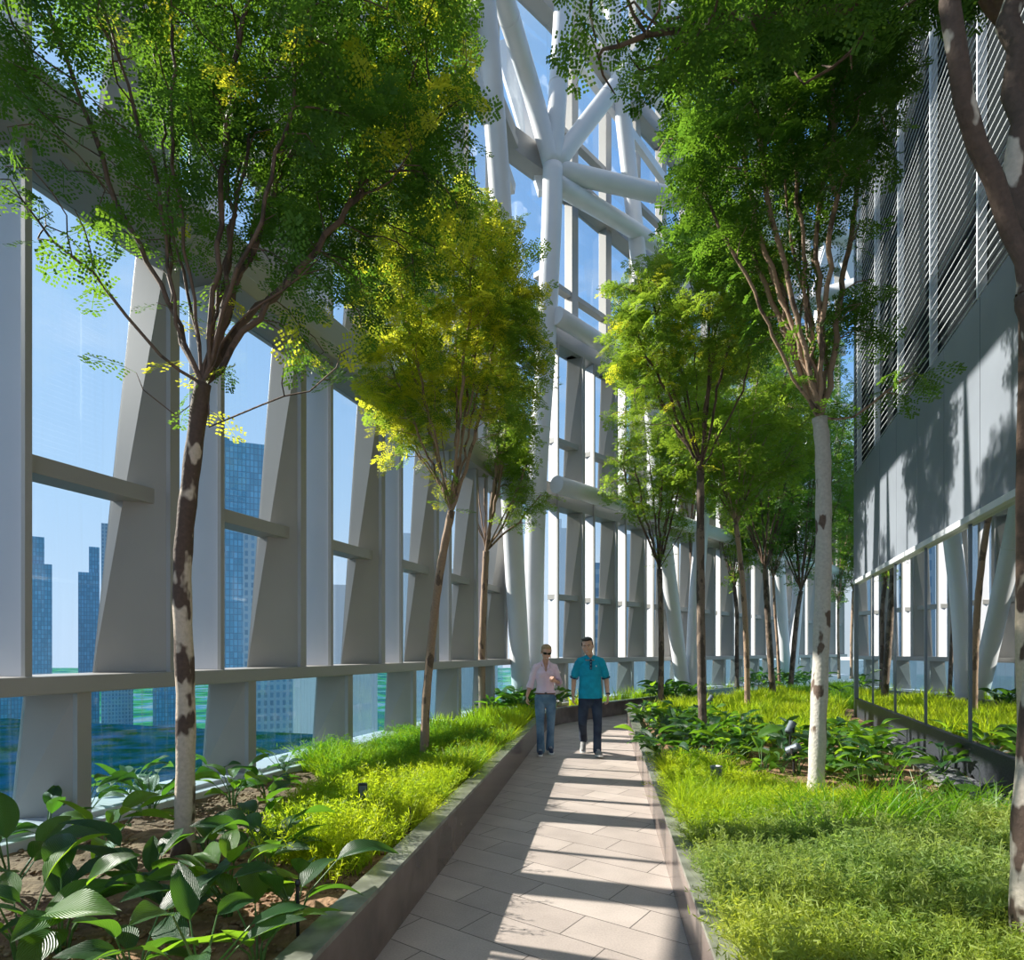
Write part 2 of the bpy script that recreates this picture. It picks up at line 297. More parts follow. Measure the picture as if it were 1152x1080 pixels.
def glazed(name, W, bay, ks, levels, bandbox, T):
    root = empty(name, W(0,0,0)); root['kind'] = 'structure'; inv = Matrix.Translation(-root.location)
    def B(mb, nm, m, **k):
        mb.v = [v - root.location for v in mb.v]; return mb.build(nm, m, root, **k)
    k0, k1 = min(ks)*bay, (max(ks)+1)*bay
    top = levels[-1]
    # per storey zones: 1.42 .. 5.1, then band .. next band
    zones = [(1.42, levels[0]-.3)] + [(levels[i]+.25, levels[i+1]-.3) for i in range(len(levels)-1)]
    for k in ks:
        t = k*bay
        lf = MB(); wf = MB(); tip = MB()
        for zi, (z0, z1) in enumerate(zones):
            if zi >= 2:      # the upper storeys carry one straight grey mullion per bay
                wf.box((t+T['wi']-.26,-.36,z0-.55),(t+T['wi'],-.12,z1), W); continue
            # pale fin: inner edge nearer the camera than its root, its sunlit paleness is put into the colour
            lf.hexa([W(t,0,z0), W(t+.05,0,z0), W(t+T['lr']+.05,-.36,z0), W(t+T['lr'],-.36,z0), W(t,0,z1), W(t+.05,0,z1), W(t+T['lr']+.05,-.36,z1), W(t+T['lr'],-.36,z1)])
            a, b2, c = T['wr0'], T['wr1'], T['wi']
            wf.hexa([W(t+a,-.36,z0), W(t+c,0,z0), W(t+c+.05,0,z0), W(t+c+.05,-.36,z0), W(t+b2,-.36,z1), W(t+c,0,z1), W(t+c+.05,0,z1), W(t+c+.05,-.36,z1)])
            # a thin edge strip down the fin, as in the photo
            tip.box((t+c-.012,-.02,z0),(t+c+.085,.035,z1), W)
            tip.box((t+a-.03,-.39,z0),(t+a+.02,-.345,z0+.001), W)
        tip.box((t-.012,-.01,1.42),(t+.035,.03,levels[1]-.3), W)
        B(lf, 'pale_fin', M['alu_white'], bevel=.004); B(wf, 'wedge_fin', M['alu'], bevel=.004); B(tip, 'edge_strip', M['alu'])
        g = MB(); 
        for z0, z1 in zones: g.box((t+.02,-.345,z0),(t+bay+.02,-.335,z1), W)
        B(g, 'glass_pane', M['glass'])
        tr = MB()
        for z in T['transoms']: tr.box((t+.03 if z < 9 else t+T['wi']-bay-.005,-.33,z-.065),(t+T['wi']-.01 if z < 9 else t+T['wi']-.27,-.07 if z < 9 else -.14,z+.065), W)
        B(tr, 'transom', M['alu'], bevel=.004)
        # lower zone
        pf = MB(); q = T['pi']
        pf.hexa([W(t+q-.22,-.36,.38), W(t+q,0,.38), W(t+q+.06,0,.38), W(t+q+.06,-.36,.38), W(t+q-.13,-.36,1.29), W(t+q,0,1.29), W(t+q+.06,0,1.29), W(t+q+.06,-.36,1.29)])
        pf.box((t+q-.01,-.02,.38),(t+q+.1,.03,1.29), W)
        B(pf, 'pier_fin', M['alu'], bevel=.004)
        gl = MB().box((t+q+.07,-.345,.38),(t+q+bay-.14,-.335,1.29), W); B(gl, 'lower_glass_pane', M['glass_low'])
    B(MB().box((k0,-.40,1.29),(k1,.06,1.42), W), 'handrail', M['alu'], bevel=.01)
    B(MB().box((k0,-.42,.10),(k1,.02,.38), W).box((k0,.02,.1),(k1,.14,.345), W), 'sill', M['alu_white'], bevel=.008)
    for L in levels:
        mb = MB()
        mb.box((k0,-.42,L-.3),(k1,.12 if bandbox else .0,L-.12), W)
        mb.box((k0,-.42,L-.12),(k1,.05 if bandbox else -.02,L+.25), W)
        B(mb, 'floor_band', M['alu'], bevel=.01)
    return root
TL = dict(lr=-.012, wr0=.76, wr1=1.16, wi=1.17, pi=.36, transoms=[2.92, 6.75, 10.6, 14.6])
TF = dict(lr=.10, wr0=.66, wr1=.84, wi=1.0, pi=.30, transoms=[2.92, 6.75, 10.6, 14.6, 18.6])
wall_left = glazed('wall_left', WL, BAY_L, range(-5, 6), LEVELS[:4], True, TL)
wall_far = glazed('wall_far', WF, BAY_F, range(0, 16), LEVELS, False, TF)
wall_left['label'] = 'glazed facade on the left with deep grey fins and handrail'
wall_far['label'] = 'glazed facade at the far end with closely spaced pale fins'
# corner closing mullion between the two facades
cm = MB().box((0,0,0),(1,1,1))
p0 = WL(6*BAY_L,0,0); p1 = WF(0,0,0)
cm = MB()
for d0, d1, z0, z1 in ((-.42,.06,1.29,1.42), (-.42,.14,.1,.38)):
    q = [WL(6*BAY_L-.01,d0,0), WL(6*BAY_L-.01,d1,0), WF(0.0,d1,0), WF(0.0,d0,0)]
    cm.hexa([Vector((v.x,v.y,z0)) for v in q]+[Vector((v.x,v.y,z1)) for v in q])
for L in LEVELS:
    q = [WL(6*BAY_L-.01,-.42,0), WL(6*BAY_L-.01,.02,0), WF(0.0,.0,0), WF(0.0,-.42,0)]
    cm.hexa([Vector((v.x,v.y,L-.3)) for v in q]+[Vector((v.x,v.y,L+.25)) for v in q])
tag(cm.build('trim_1', M['alu']), kind='structure', label='grey corner infill between the two glazed facades')
q = [WL(6*BAY_L,-.34,0), WF(0.02,-.34,0), WF(0.02,-.33,0), WL(6*BAY_L,-.33,0)]
tag(MB().hexa([Vector((v.x,v.y,.38)) for v in q]+[Vector((v.x,v.y,17)) for v in q]).build('window_1', M['glass']), kind='structure', label='narrow glass infill at the facade corner')
# ------------------------------------------------------------------ tubular steel
def steel(name, pts, r, label, cat, collars=()):
    pts = [Vector(p) for p in pts]
    # resample as a smooth polyline
    if len(pts) > 2:
        P = []
        for i in range(len(pts)-1):
            a = pts[max(i-1,0)]; b = pts[i]; c = pts[i+1]; d = pts[min(i+2,len(pts)-1)]
            for k in range(6):
                t = k/6; P.append(.5*((2*b)+(c-a)*t+(2*a-5*b+4*c-d)*t*t+(3*b-a-3*c+d)*t**3))
        P.append(pts[-1])
    else: P = pts
    base = pts[0].copy(); root = empty(name, base); tag(root, label, cat)
    MB().tube([p-base for p in P], r, 28).build('tube', M['steel'], root, smooth=True).data.polygons.foreach_set('use_smooth', [True]*0) if False else None
    o = MB().tube([p-base for p in P], r, 28).build('tube', M['steel'], root, smooth=False)
    for p in o.data.polygons: p.use_smooth = len(p.vertices) == 4
    for f in collars:
        a = P[min(len(P)-2, int(f*(len(P)-1)))]; b = P[min(len(P)-1, int(f*(len(P)-1))+1)]; d = (b-a).normalized()
        fr = f*(len(P)-1)-int(f*(len(P)-1)); c = a.lerp(b, fr)-base
        k = MB().tube([c-d*.02, c+d*.02], r+.008, 28).build('weld_collar', M['steel'], root)
        for p in k.data.polygons: p.use_smooth = len(p.vertices) == 4
    return root
def onW(W, px, py, d):      # the point of a wall's inner plane (offset d) seen at a pixel
    dr = Vector(((px-CX)/F, 1, 0)); q = W.p0 + W.n*d; Y = q.dot(W.n)/dr.dot(W.n); return at(px, py, Y)
Yc = 14.5
NODE = at(622,188,Yc)
def col_base(px, Y, z=.2): return Vector(((px-CX)*Y/F, Y, z))
steel('steel_column', [col_base(588,13.9), at(585,745,13.85), onW(WL,575,560,.32), onW(WL,568,380,.32), onW(WL,562,210,.32), onW(WL,545,0,.32), onW(WL,536,-90,.32)], .215,
      'white tubular steel column at facade corner, left one of the pair behind the woman', 'column', (.55,.86))
steel('steel_column', [col_base(601,14.5), at(600,745,14.5), at(603,564,Yc), at(613,405,Yc), at(620,260,Yc), NODE], .235,
      'white tubular steel column rising from behind the woman to the branching joint', 'column', (.5,))
steel('steel_column', [NODE, at(628,100,Yc), at(634,0,Yc), at(640,-130,Yc)], .22, 'white upright steel tube rising from the branching joint to the picture top', 'column', (.35,.75))
steel('steel_brace', [NODE, at(596,95,14.1), onW(WL,567,0,.34), onW(WL,541,-90,.34)], .22, 'white steel brace slanting up left from the branching joint', 'brace', (.6,))
steel('steel_brace', [NODE, at(690,100,15.2), at(775,-5,16.0), at(850,-90,16.8)], .21, 'white steel brace slanting up right from the branching joint', 'brace', (.3,))
steel('steel_beam', [NODE+Vector((.1,.1,0)), Vector((4.47,16.15,13.3)), Vector((9.97,17.8,13.3))], .22, 'white horizontal steel tube running right from the branching joint to the grey building', 'beam', (.4,))
def along(z, t0, t1, d=.48): return [WF(t0,d,z), WF((t0+t1)/2,d,z), WF(t1,d,z)]
steel('steel_beam', along(5.42,-.62,21), .20, 'lowest white tube along the far facade above the walkers', 'beam', (.15,))
steel('steel_beam', along(9.3,-.62,21), .20, 'second lowest white tube along the far facade', 'beam', (.2,))
steel('steel_beam', [NODE-Vector((0,0,.35)), WF(3,.5,12.9), WF(5.4,.55,12.95)], .21, 'white tube falling right from under the branching joint to the next column', 'beam', ())
steel('steel_beam', along(17.2,-.9,21), .20, 'highest white tube along the far facade', 'beam', (.2,))
steel('steel_column', [col_base(770,19.0), onW(WF,766,755,.42), onW(WF,747,604,.42), onW(WF,735,480,.42), onW(WF,719,300,.42), onW(WF,698,100,.42), onW(WF,684,-40,.42)], .215,
      'leaning white steel column left of the dark slim trunk, foot in the far planting', 'column', (.3,))
steel('steel_column', [col_base(779,18.9), at(782,690,19), at(792,560,19.3), at(806,400,19.8), at(822,240,20.3), at(838,60,20.8)], .215,
      'white steel column spreading right from the foot of the leaning far column', 'column', ())
steel('steel_column', [col_base(886,25.6), onW(WF,883,749,.45), onW(WF,877,650,.45), onW(WF,866,480,.45), onW(WF,852,300,.45)], .22,
      'left-leaning white steel column furthest back near the grey building', 'column', ())
steel('steel_column', [col_base(890,25.9), at(892,738,25.9), at(899,650,26), at(912,480,26.4), at(928,280,26.8)], .22,
      'right-leaning white steel column furthest back near the grey building', 'column', ())
steel('steel_beam', [at(1010,308,16.4), at(970,319,17), at(870,348,18.4)], .20, 'white tube meeting the grey building edge level with the louver bottom', 'beam')
steel('steel_beam', [at(1010,131,15.3), at(970,155,16), at(880,212,17.8)], .17, 'highest white tube meeting the grey building edge', 'beam')
steel('steel_beam', [at(1010,168,15.6), at(970,190,16.2), at(890,240,17.8)], .14, 'thin white tube just under the highest one at the building edge', 'beam')
steel('steel_beam', [at(1010,478,18.4), at(965,462,18.6), at(880,458,19.2)], .16, 'white tube behind the dappled branch at the grey building edge', 'beam')
def flat_beam(a, b, wdt, dep, label):
    a, b = Vector(a), Vector(b); d = (b-a).normalized(); q = d.cross(Vector((0,1,0))).normalized()
    mb = MB(); Yv = Vector((0,dep,0)); base = a.copy()
    mb.hexa([a-q*wdt-base, a+q*wdt-base, a+q*wdt+Yv-base, a-q*wdt+Yv-base, b-q*wdt-base, b+q*wdt-base, b+q*wdt+Yv-base, b-q*wdt+Yv-base])
    mb.box((0,0,0),(0,0,0)) if False else None
    o = mb.build('flat_brace', M['steel'], None, bevel=.01, loc=base); tag(o, label, 'brace'); return o
flat_beam(at(968,180,20), at(918,345,20), .26, .2, 'flat pale brace leaning left beside the louvered building')
flat_beam(at(915,190,20.4), at(972,330,20.4), .24, .2, 'flat pale brace crossing behind the left-leaning flat brace')
flat_beam(at(1006,35,13.6), at(970,170,14.6), .09, .12, 'thin white raking strut against the top of the louver screen')
flat_beam(at(563,45,14.6), at(613,212,14.95), .16, .25, 'flat grey box brace just behind the steel tube left of the joint')
for W, a, b, lb in ((WL,(520,60),(572,215),'flat grey facade brace left of the branching joint column'),
        (WF,(640,60),(752,215),'flat grey facade brace between joint and far column'), (WF,(712,60),(800,180),'flat grey facade brace behind the dark hanging fronds')):
    p, q = onW(W,*a,.14), onW(W,*b,.14); d = (q-p).normalized(); k = W.n.cross(d).normalized(); base = p.copy(); h = .13
    mb = MB().hexa([v-base for v in (p-k*h, p+k*h, p+k*h+W.n*.16, p-k*h+W.n*.16, q-k*h, q+k*h, q+k*h+W.n*.16, q-k*h+W.n*.16)])
    tag(mb.build('flat_brace', M['steel'], None, bevel=.01, loc=base), lb, 'brace')
# ================================================================== GROUND, PATH, KERBS
XL = lambda Y: -.708+.15*(Y-3.22)
XR = lambda Y: .934+.15*(Y-3.22)
def offset(P, d):
    P = [Vector((p[0],p[1])) for p in P]; R = []
    for i, p in enumerate(P):
        a = (P[i]-P[i-1]).normalized() if i else None; b = (P[i+1]-P[i]).normalized() if i < len(P)-1 else None
        a = a or b; b = b or a; na = Vector((-a.y,a.x)); nb = Vector((-b.y,b.x)); m = (na+nb).normalized(); R.append(p + m*(d/max(.3,m.dot(na))))
    return R
def arc(pts, a, b, c, n=8):  # quadratic through corner b
    for i in range(n+1):
        t = i/n; pts.append(((1-t)**2*a[0]+2*t*(1-t)*b[0]+t*t*c[0], (1-t)**2*a[1]+2*t*(1-t)*b[1]+t*t*c[1]))
KL = [(XL(-4),-4), (XL(3),3), (XL(8),8), (XL(12),12)]; arc(KL, (XL(12.4),12.4), (XL(13.3),13.3), (1.38,13.97)); KL += [(3.04,15.9), (8.0,21.7)]
KR = [(XR(-4),-4), (XR(4.6),4.6), (XR(9),9), (XR(12.6),12.6)]; arc(KR, (XR(13.2),13.2), (XR(13.9),13.9), (3.2,14.6)); KR += [(8.6,20.7)]
path = pymesh('paving_path', [(p[0],p[1],0) for p in KL+KR[::-1]], [tuple(range(len(KL)+len(KR)))][:1])
bm = bmesh.new(); bm.from_mesh(path); bmesh.ops.triangulate(bm, faces=bm.faces); 
for f in bm.faces:
    if f.normal.z < 0: f.normal_flip()
bm.to_mesh(path); bm.free()
tag(link('floor', path, M['paving']), kind='structure', label='granite paved path between the two planters')
def kerb(P, side, label, wall_w=.11):
    R = offset(P, side*wall_w); mb = MB(); tp = MB()
    for i in range(len(P)-1):
        a, b, c, d = Vector(P[i]), Vector(P[i+1]), R[i+1], R[i]
        z = .335; q = [(a.x,a.y,0),(b.x,b.y,0),(c.x,c.y,0),(d.x,d.y,0)]
        mb.f += [tuple(len(mb.v)+k for k in f) for f in ((0,1,5,4),(3,7,6,2))]
        mb.v += [Vector((x,y,0)) for x,y,_ in q] + [Vector((x,y,z)) for x,y,_ in q]
    R0 = offset(P, -side*.006); R1 = offset(P, side*(wall_w+.03))
    for i in range(len(P)-1):
        q = [R0[i], R0[i+1], R1[i+1], R1[i]]
        b = len(tp.v); tp.v += [Vector((v.x,v.y,.335)) for v in q]+[Vector((v.x,v.y,.36)) for v in q]
        tp.f += [(b,b+1,b+5,b+4),(b+2,b+3,b+7,b+6),(b+4,b+5,b+6,b+7),(b+3,b+2,b+1,b)]
    root = empty('planter_kerb', (P[0][0],P[0][1],0)); tag(root, label=label, kind='structure')
    for m_, nm, mt in ((mb,'kerb_face',M['granite_face']),(tp,'coping',M['granite_top'])):
        m_.v = [v-root.location for v in m_.v]; o = m_.build(nm, mt, root)
        bmx = bmesh.new(); bmx.from_mesh(o.data); bmesh.ops.remove_doubles(bmx, verts=bmx.verts, dist=1e-4); bmesh.ops.recalc_face_normals(bmx, faces=bmx.faces); bmx.to_mesh(o.data); bmx.free()
    return root
kerb(KL, 1, 'polished granite kerb on the left side of the path')
kerb(KR, -1, 'polished granite kerb on the right side of the path')
# soil beds (gridded, slightly lumpy)
RB = lambda Y, d=0.0: Vector((4.33+.353*(Y-5.26), Y)) + Vector((-.943,.333))*d
OL = offset(KL, .12); OR = offset(KR, -.12)
LEFTBED = [(WL(t,.12,0).x, WL(t,.12,0).y) for t in (-8.6, 6*BAY_L)] + [(WF(t,.13,0).x, WF(t,.13,0).y) for t in (0, 6, 14)] + [(p.x,p.y) for p in OL[::-1]]
RIGHTBED = [(p.x,p.y) for p in OR] + [(15.0,23.5),(18.0,23.0),(13,18),(9.5,14.0),(tuple(RB(12.5,.0))), (tuple(RB(-3.8,.0)))]
def bed(name, P, label, cell=.09):
    xs = [p[0] for p in P]; ys = [p[1] for p in P]
    me = pymesh(name, [(p[0],p[1],SOIL) for p in P], [tuple(range(len(P)))])
    bm = bmesh.new(); bm.from_mesh(me); bmesh.ops.triangulate(bm, faces=bm.faces)
    for k in range(7):
        ed = [e for e in bm.edges if e.calc_length() > .16 and min(v.co.y for v in e.verts) < 9 and max(v.co.y for v in e.verts) > 1] if k > 3 else [e for e in bm.edges if e.calc_length() > .3]
        if not ed or len(bm.verts) > 60000: break
        bmesh.ops.subdivide_edges(bm, edges=ed, cuts=1); bmesh.ops.triangulate(bm, faces=bm.faces)
    for v in bm.verts:
        if len(v.link_edges) and not v.is_boundary: v.co.z += .035*mnoise.noise(v.co*2.1) + .03*mnoise.noise(v.co*7) + .018*mnoise.noise(v.co*19)
    for f in bm.faces:
        if f.normal.z < 0: f.normal_flip()
    bm.to_mesh(me); bm.free()
    return tag(link(name, me, M['soil'], None, True), kind='structure', label=label)
bed('soil_bed', LEFTBED, 'brown soil of the left planter')
bed('soil_bed', RIGHTBED, 'brown soil of the right planter')
# clods scattered on the front of the left bed
def rocks(P, n, rmin, rmax, name, m, z=SOIL, seed=1, flat=.6, yb=None):
    rg = np.random.default_rng(seed); xs = [p[0] for p in P]; ys = [p[1] for p in P]
    base = MB().ell((0,0,0),(1,1,1),n=6,m=5); V0 = np.array([tuple(v) for v in base.v]); 
    tri = []
    for f in base.f:
        tri.append(f[:3]); 
        if len(f) == 4: tri.append((f[0],f[2],f[3]))
    T = np.array(tri); x = rg.uniform(min(xs),max(xs),n*8); y = rg.uniform(min(ys),max(ys),n*8); ok = inpoly(x,y,P); x = x[ok][:n]; y = y[ok][:n]; k = len(x)
    r = rg.uniform(rmin,rmax,k)**1; V = np.repeat(V0[None],k,0) * (1+rg.uniform(-.25,.25,(k,len(V0),1))); a = rg.uniform(0,6.28,k)
    V = V*np.stack([r*rg.uniform(.7,1.4,k), r, r*flat],1)[:,None,:]; c, s = np.cos(a)[:,None], np.sin(a)[:,None]
    V = np.stack([V[...,0]*c-V[...,1]*s, V[...,0]*s+V[...,1]*c, V[...,2]],-1) + np.stack([x,y,np.full(k,z)+r*flat*.5],1)[:,None,:]
    Fc = (T[None]+(np.arange(k)*len(V0))[:,None,None]).reshape(-1,3)
    return link(name, npmesh(name, V.reshape(-1,3), Fc), m, None, False)
nb = [(XL(2.0)-.13,2.0),(XL(6)-.13,6),(-2.9,6.2),(-3.9,2.2)]
tag(rocks(nb, 6000, .004, .017, 'soil_crumbs', M['clod'], seed=3), 'loose brown crumbs of soil strewn over the front left planter', 'soil', kind='stuff')
gp = [tuple(RB(2.0,.06)), tuple(RB(10.5,.06)), tuple(RB(10.5,.31)), tuple(RB(2.0,.40))]
tag(rocks(gp, 3400, .02, .05, 'dark_gravel', M['pebble'], seed=4, z=SOIL+.005), 'dark grey pebbles in a strip along the black granite upstand', 'gravel', kind='stuff')
e_ = MB().box((0,0,0),(1,1,1), lambda x,y,z: Vector((*(RB(2.0+8.5*y, .36+.03*x+ .1*(1-y))), SOIL-.1+.16*z)))
tag(e_.build('gravel_edging', M['granite_top']), 'narrow stone edging between the planting and the dark pebbles', 'edging')
# ================================================================== BUILDING ON THE RIGHT
bl = empty('wall_right', (*RB(5.26),0)); tag(bl, kind='structure', label='grey clad building with louvers above its glass front on the right')
bi = bl.location.copy()
def BB(mb, nm, m, **k): mb.v = [v-bi for v in mb.v]; return mb.build(nm, m, bl, **k)
def rb(y, d, z): p = RB(y, d); return Vector((p.x,p.y,z))     # d>0 towards the garden
Y0b, Y1b = -3.9, 12.5
gy = [Y0b+0.0] + [11.06-1.5*k for k in range(9,-1,-1)] + [Y1b]
BB(MB().box((Y0b,-.10,.0),(Y1b,.0,.65), rb), 'granite_upstand', M['upstand'], bevel=.006)
for a, b in zip(gy[:-1], gy[1:]):
    if b-a < .2: continue
    BB(MB().box((a+.012,-.05,.65),(b-.012,-.035,2.93), rb), 'glass_panel', M['glass_bld'])
    BB(MB().box((b-.014,-.09,.65),(b+.014,-.02,2.93), rb), 'glazing_bar', M['grey_fix'])
BB(MB().box((Y0b,-.12,2.93),(Y1b,.03,3.0), rb), 'head_trim', M['louver'], bevel=.004)
pj = [Y1b - 1.05*k for k in range(0,17)][::-1]
for a, b in zip(pj[:-1], pj[1:]):
    BB(MB().box((a+.006,-.08,3.0),(b-.006,.0,5.13), rb), 'cladding_panel', M['cladding'], bevel=.003)
BB(MB().box((Y0b,-.3,5.05),(Y1b,-.08,17.5), rb), 'louver_backing', M['dark_back'])
lv = MB(); z = 5.16
while z < 17.4: lv.box((Y0b,-.009,z),(Y1b,.0,z+.0085), rb); z += .11
o = BB(lv, 'louver_blades', M['louver'])
for k in range(11):
    y = 12.2-1.49*k
    if y > Y0b: BB(MB().box((y-.014,-.07,5.13),(y+.014,.012,17.4), rb), 'louver_post', M['louver'])
BB(MB().box((Y1b-.0,-6,0),(Y1b+.1,.0,17.5), rb), 'end_wall', M['cladding'])
BB(MB().box((Y0b,-6,.3),(Y1b,-.1,.62), rb), 'interior_floor', mat('interior_floor',(.32,.33,.30),.3))
BB(MB().box((Y0b,-6.1,.3),(Y1b,-6,5.05), rb).box((Y0b,-6,2.97),(Y1b,-.1,3.05), rb), 'interior_walls', mat('interior_walls',(.16,.18,.17),.6))
# ================================================================== THE CITY OUTSIDE
def facade_mat(name, wall, win, sx, sy, rough=.35, mortar=.12):
    m = bpy.data.materials.new(name); m.use_nodes = True; nt = m.node_tree; b = nt.nodes['Principled BSDF']; N = nt.nodes.new; Lk = nt.links.new
    uv = N('ShaderNodeUVMap'); br = N('ShaderNodeTexBrick'); br.offset = 0; br.inputs['Scale'].default_value = 1
    br.inputs['Brick Width'].default_value = sx; br.inputs['Row Height'].default_value = sy; br.inputs['Mortar Size'].default_value = mortar*min(sx,sy); br.inputs['Mortar Smooth'].default_value = 0
    br.inputs['Color1'].default_value = (*win,1); br.inputs['Color2'].default_value = (*[min(1,c*1.45+.01) for c in win],1); br.inputs['Mortar'].default_value = (*wall,1)
    Lk(uv.outputs['UV'], br.inputs['Vector']); Lk(br.outputs['Color'], b.inputs['Base Color']); b.inputs['Roughness'].default_value = rough
    return m
def tower(name, px0, px1, pytop, Y, depth, m, label, z0=-95, rot=0.0, steps=()):
    """tower standing Y metres away; steps = extra blocks (fraction x0,x1, extra height)"""
    x0 = (px0-CX)*Y/F; x1 = (px1-CX)*Y/F; h = EYE-(pytop-HY)*Y/F; cx = (x0+x1)/2; w_ = (x1-x0)/2
    root = empty(name, (cx,Y,z0), -math.atan2(cx,Y)); w_ *= math.cos(math.atan2(cx,Y)); tag(root, label, 'building')
    def block(nm, a, b, y0, y1, zt, mt, zb=0):
        v = []; f = []; uv = []
        c = [(a,y0),(b,y0),(b,y1),(a,y1)]
        me = bpy.data.meshes.new(nm); bm = bmesh.new(); L = bm.loops.layers.uv.new('UVMap')
        vb = [bm.verts.new((x,y,zb)) for x,y in c]; vt = [bm.verts.new((x,y,zt)) for x,y in c]
        for i in range(4):
            j = (i+1)%4; fc = bm.faces.new((vb[i],vb[j],vt[j],vt[i])); ln = (Vector(c[j])-Vector(c[i])).length
            for lp, q in zip(fc.loops, ((0,zb),(ln,zb),(ln,zt),(0,zt))): lp[L].uv = q
        fc = bm.faces.new(vt); 
        for lp in fc.loops: lp[L].uv = (0,0)
        bm.to_mesh(me); bm.free(); return link(nm, me, mt, root)
    block('tower_block', -w_, w_, 0, depth, h-z0, m)
    for a, b, e in steps: block('roof_block', -w_+2*w_*a, -w_+2*w_*b, depth*.1, depth*.8, h-z0+e, m, h-z0-.5)
    return root
mt1 = facade_mat('hazy_blue_glass_tower', (.10,.22,.34), (.10,.27,.42), 1.8, 3.0, .15)  # blue glass, lightened so distance haze sits in the colour
mt2 = facade_mat('grey_blue_tower', (.26,.36,.46), (.09,.18,.28), 2.4, 3.2, .3, .25)
mt3 = facade_mat('white_block', (.62,.64,.66), (.10,.15,.2), 5.5, 4.2, .6, .55)
mt4 = facade_mat('pale_blue_block', (.50,.58,.66), (.10,.2,.32), 3.6, 3.6, .5, .5)
tower('city_tower', -30, 60, 632, 420, 40, mt1, 'wide blue glass tower seen through the leftmost pane', steps=((.62,.9,19),))
tower('city_tower', 88, 112, 644, 470, 30, mt1, 'slim stepped blue tower beside the first wedge fin', steps=((.5,1,20),))
tower('city_tower', 114, 150, 590, 530, 30, mt2, 'tower mostly hidden behind the first wedge fin')
tower('city_tower', 172, 204, 640, 430, 30, mt1, 'blue tower showing in the slot behind the leftmost tree trunk')
tower('city_tower', 240, 300, 497, 300, 30, mt1, 'tall blue glass tower with roof crane arm in the second pane', steps=((.05,.3,2.5),))
tower('city_tower', 274, 335, 585, 255, 26, mt2, 'grey blue gridded tower in front of the tall blue one', steps=())
tower('city_building', 330, 372, 620, 135, 20, mt3, 'white block with a stepped top in the narrow third slot', z0=-60)
tower('city_building', 360, 425, 658, 95, 20, mt3, 'white block with square window niches behind the third pane', z0=-60)
tower('city_building', 440, 498, 600, 150, 20, mt4, 'pale blue block behind the slim tree in the left bed', z0=-60)
tower('city_building', 504, 560, 640, 175, 20, mt3, 'low white block left of the corner columns', z0=-60)
tower('city_building', 618, 652, 594, 110, 18, mt4, 'pale block with scattered windows above the woman', z0=-60, steps=((0,.4,2),))
tower('city_building', 655, 684, 633, 145, 18, mt2, 'grey blue block right of the pale one above the man', z0=-60)
tower('city_building', 700, 760, 600, 190, 20, mt4, 'pale lattice block behind the thin tree in the middle', z0=-60)
tower('city_building', 764, 845, 650, 240, 25, mt1, 'low blue block behind the row of thin trunks', z0=-60)
tower('city_building', 856, 1010, 640, 200, 25, mt3, 'grey office block next to the far end of the grey building', z0=-60)
tower('city_building', 560, 1100, 742, 60, 30, mt3, 'low roofed podium building outside below the far facade', z0=-60)
def outside_mat():
    m = bpy.data.materials.new('far_ground'); m.use_nodes = True; nt = m.node_tree; b = nt.nodes['Principled BSDF']; N = nt.nodes.new; Lk = nt.links.new
    tc = N('ShaderNodeTexCoord'); nz = N('ShaderNodeTexNoise'); nz.inputs['Scale'].default_value = .012; nz.inputs['Detail'].default_value = 8; Lk(tc.outputs['Object'], nz.inputs['Vector'])
    r = N('ShaderNodeValToRGB'); e = r.color_ramp.elements; e[0].position = .38; e[0].color = (.02,.10,.13,1); e[1].position = .62; e[1].color = (.16,.24,.28,1)
    q = e.new(.46); q.color = (.02,.15,.07,1); q = e.new(.52); q.color = (.06,.24,.12,1); q = e.new(.55); q.color=(.04,.16,.26,1)
    Lk(nz.outputs['Fac'], r.inputs[0]); Lk(r.outputs[0], b.inputs['Base Color']); b.inputs['Roughness'].default_value = 1; b.inputs['Specular IOR Level'].default_value = 0; return m
g = MB().box((-3000,-300,-97),(3000,3500,-95)); tag(g.build('city_ground', outside_mat()), kind='structure', label='streets, trees and water far below the facade')
# green roof terrace just outside the left facade, a few storeys down
tr = MB().box((-30,-112,-11),(70,-2,-10), lambda x,y,z: Vector((*WL(x,y,0).xy,z)))
tag(tr.build('roof_terrace', mat('roof_terrace', (.002,.028,.012), 1.0, spec=0.0, col2=(.006,.045,.11), vscale=.28)), kind='structure', label='green and blue roof terrace below the left facade')
# ================================================================== TREES
BARK = {
 'dark_mottled': bark_mat('dark_blotched_bark', (.55,.48,.40), (.085,.055,.04), .50, 4.5, hi=.10),
 'twig': bark_mat('dark_brown_twig_bark', (.16,.10,.07), (.07,.045,.032), .55, 6.0),
 'mottled': bark_mat('pale_mottled_bark', (.62,.50,.38), (.09,.055,.038), .555, 3.6, hi=.2),
 'white':   bark_mat('whitish_peeling_bark', (.52,.48,.43), (.12,.08,.06), .59, 4.5, hi=.0),
 'brown':   bark_mat('grey_brown_bark', (.21,.15,.11), (.08,.055,.04), .5, 6.0),
 'tan':     bark_mat('tan_bark', (.36,.24,.16), (.13,.085,.06), .58, 6.0)}
LEAF = {
 'deep':  leaf_mat('deep_green_leaflets', (.018,.055,.010), (.055,.15,.018), (.17,.38,.035), tmix=.48),
 'mid':   leaf_mat('mid_green_leaflets', (.055,.13,.018), (.13,.26,.03), (.30,.50,.05), tmix=.5),
 'gold':  leaf_mat('yellow_green_leaflets', (.22,.28,.02), (.52,.50,.04), (.72,.80,.06), tmix=.55),
 'dull':  leaf_mat('dark_green_leaflets', (.02,.055,.012), (.045,.11,.02), (.13,.32,.03), tmix=.42)}
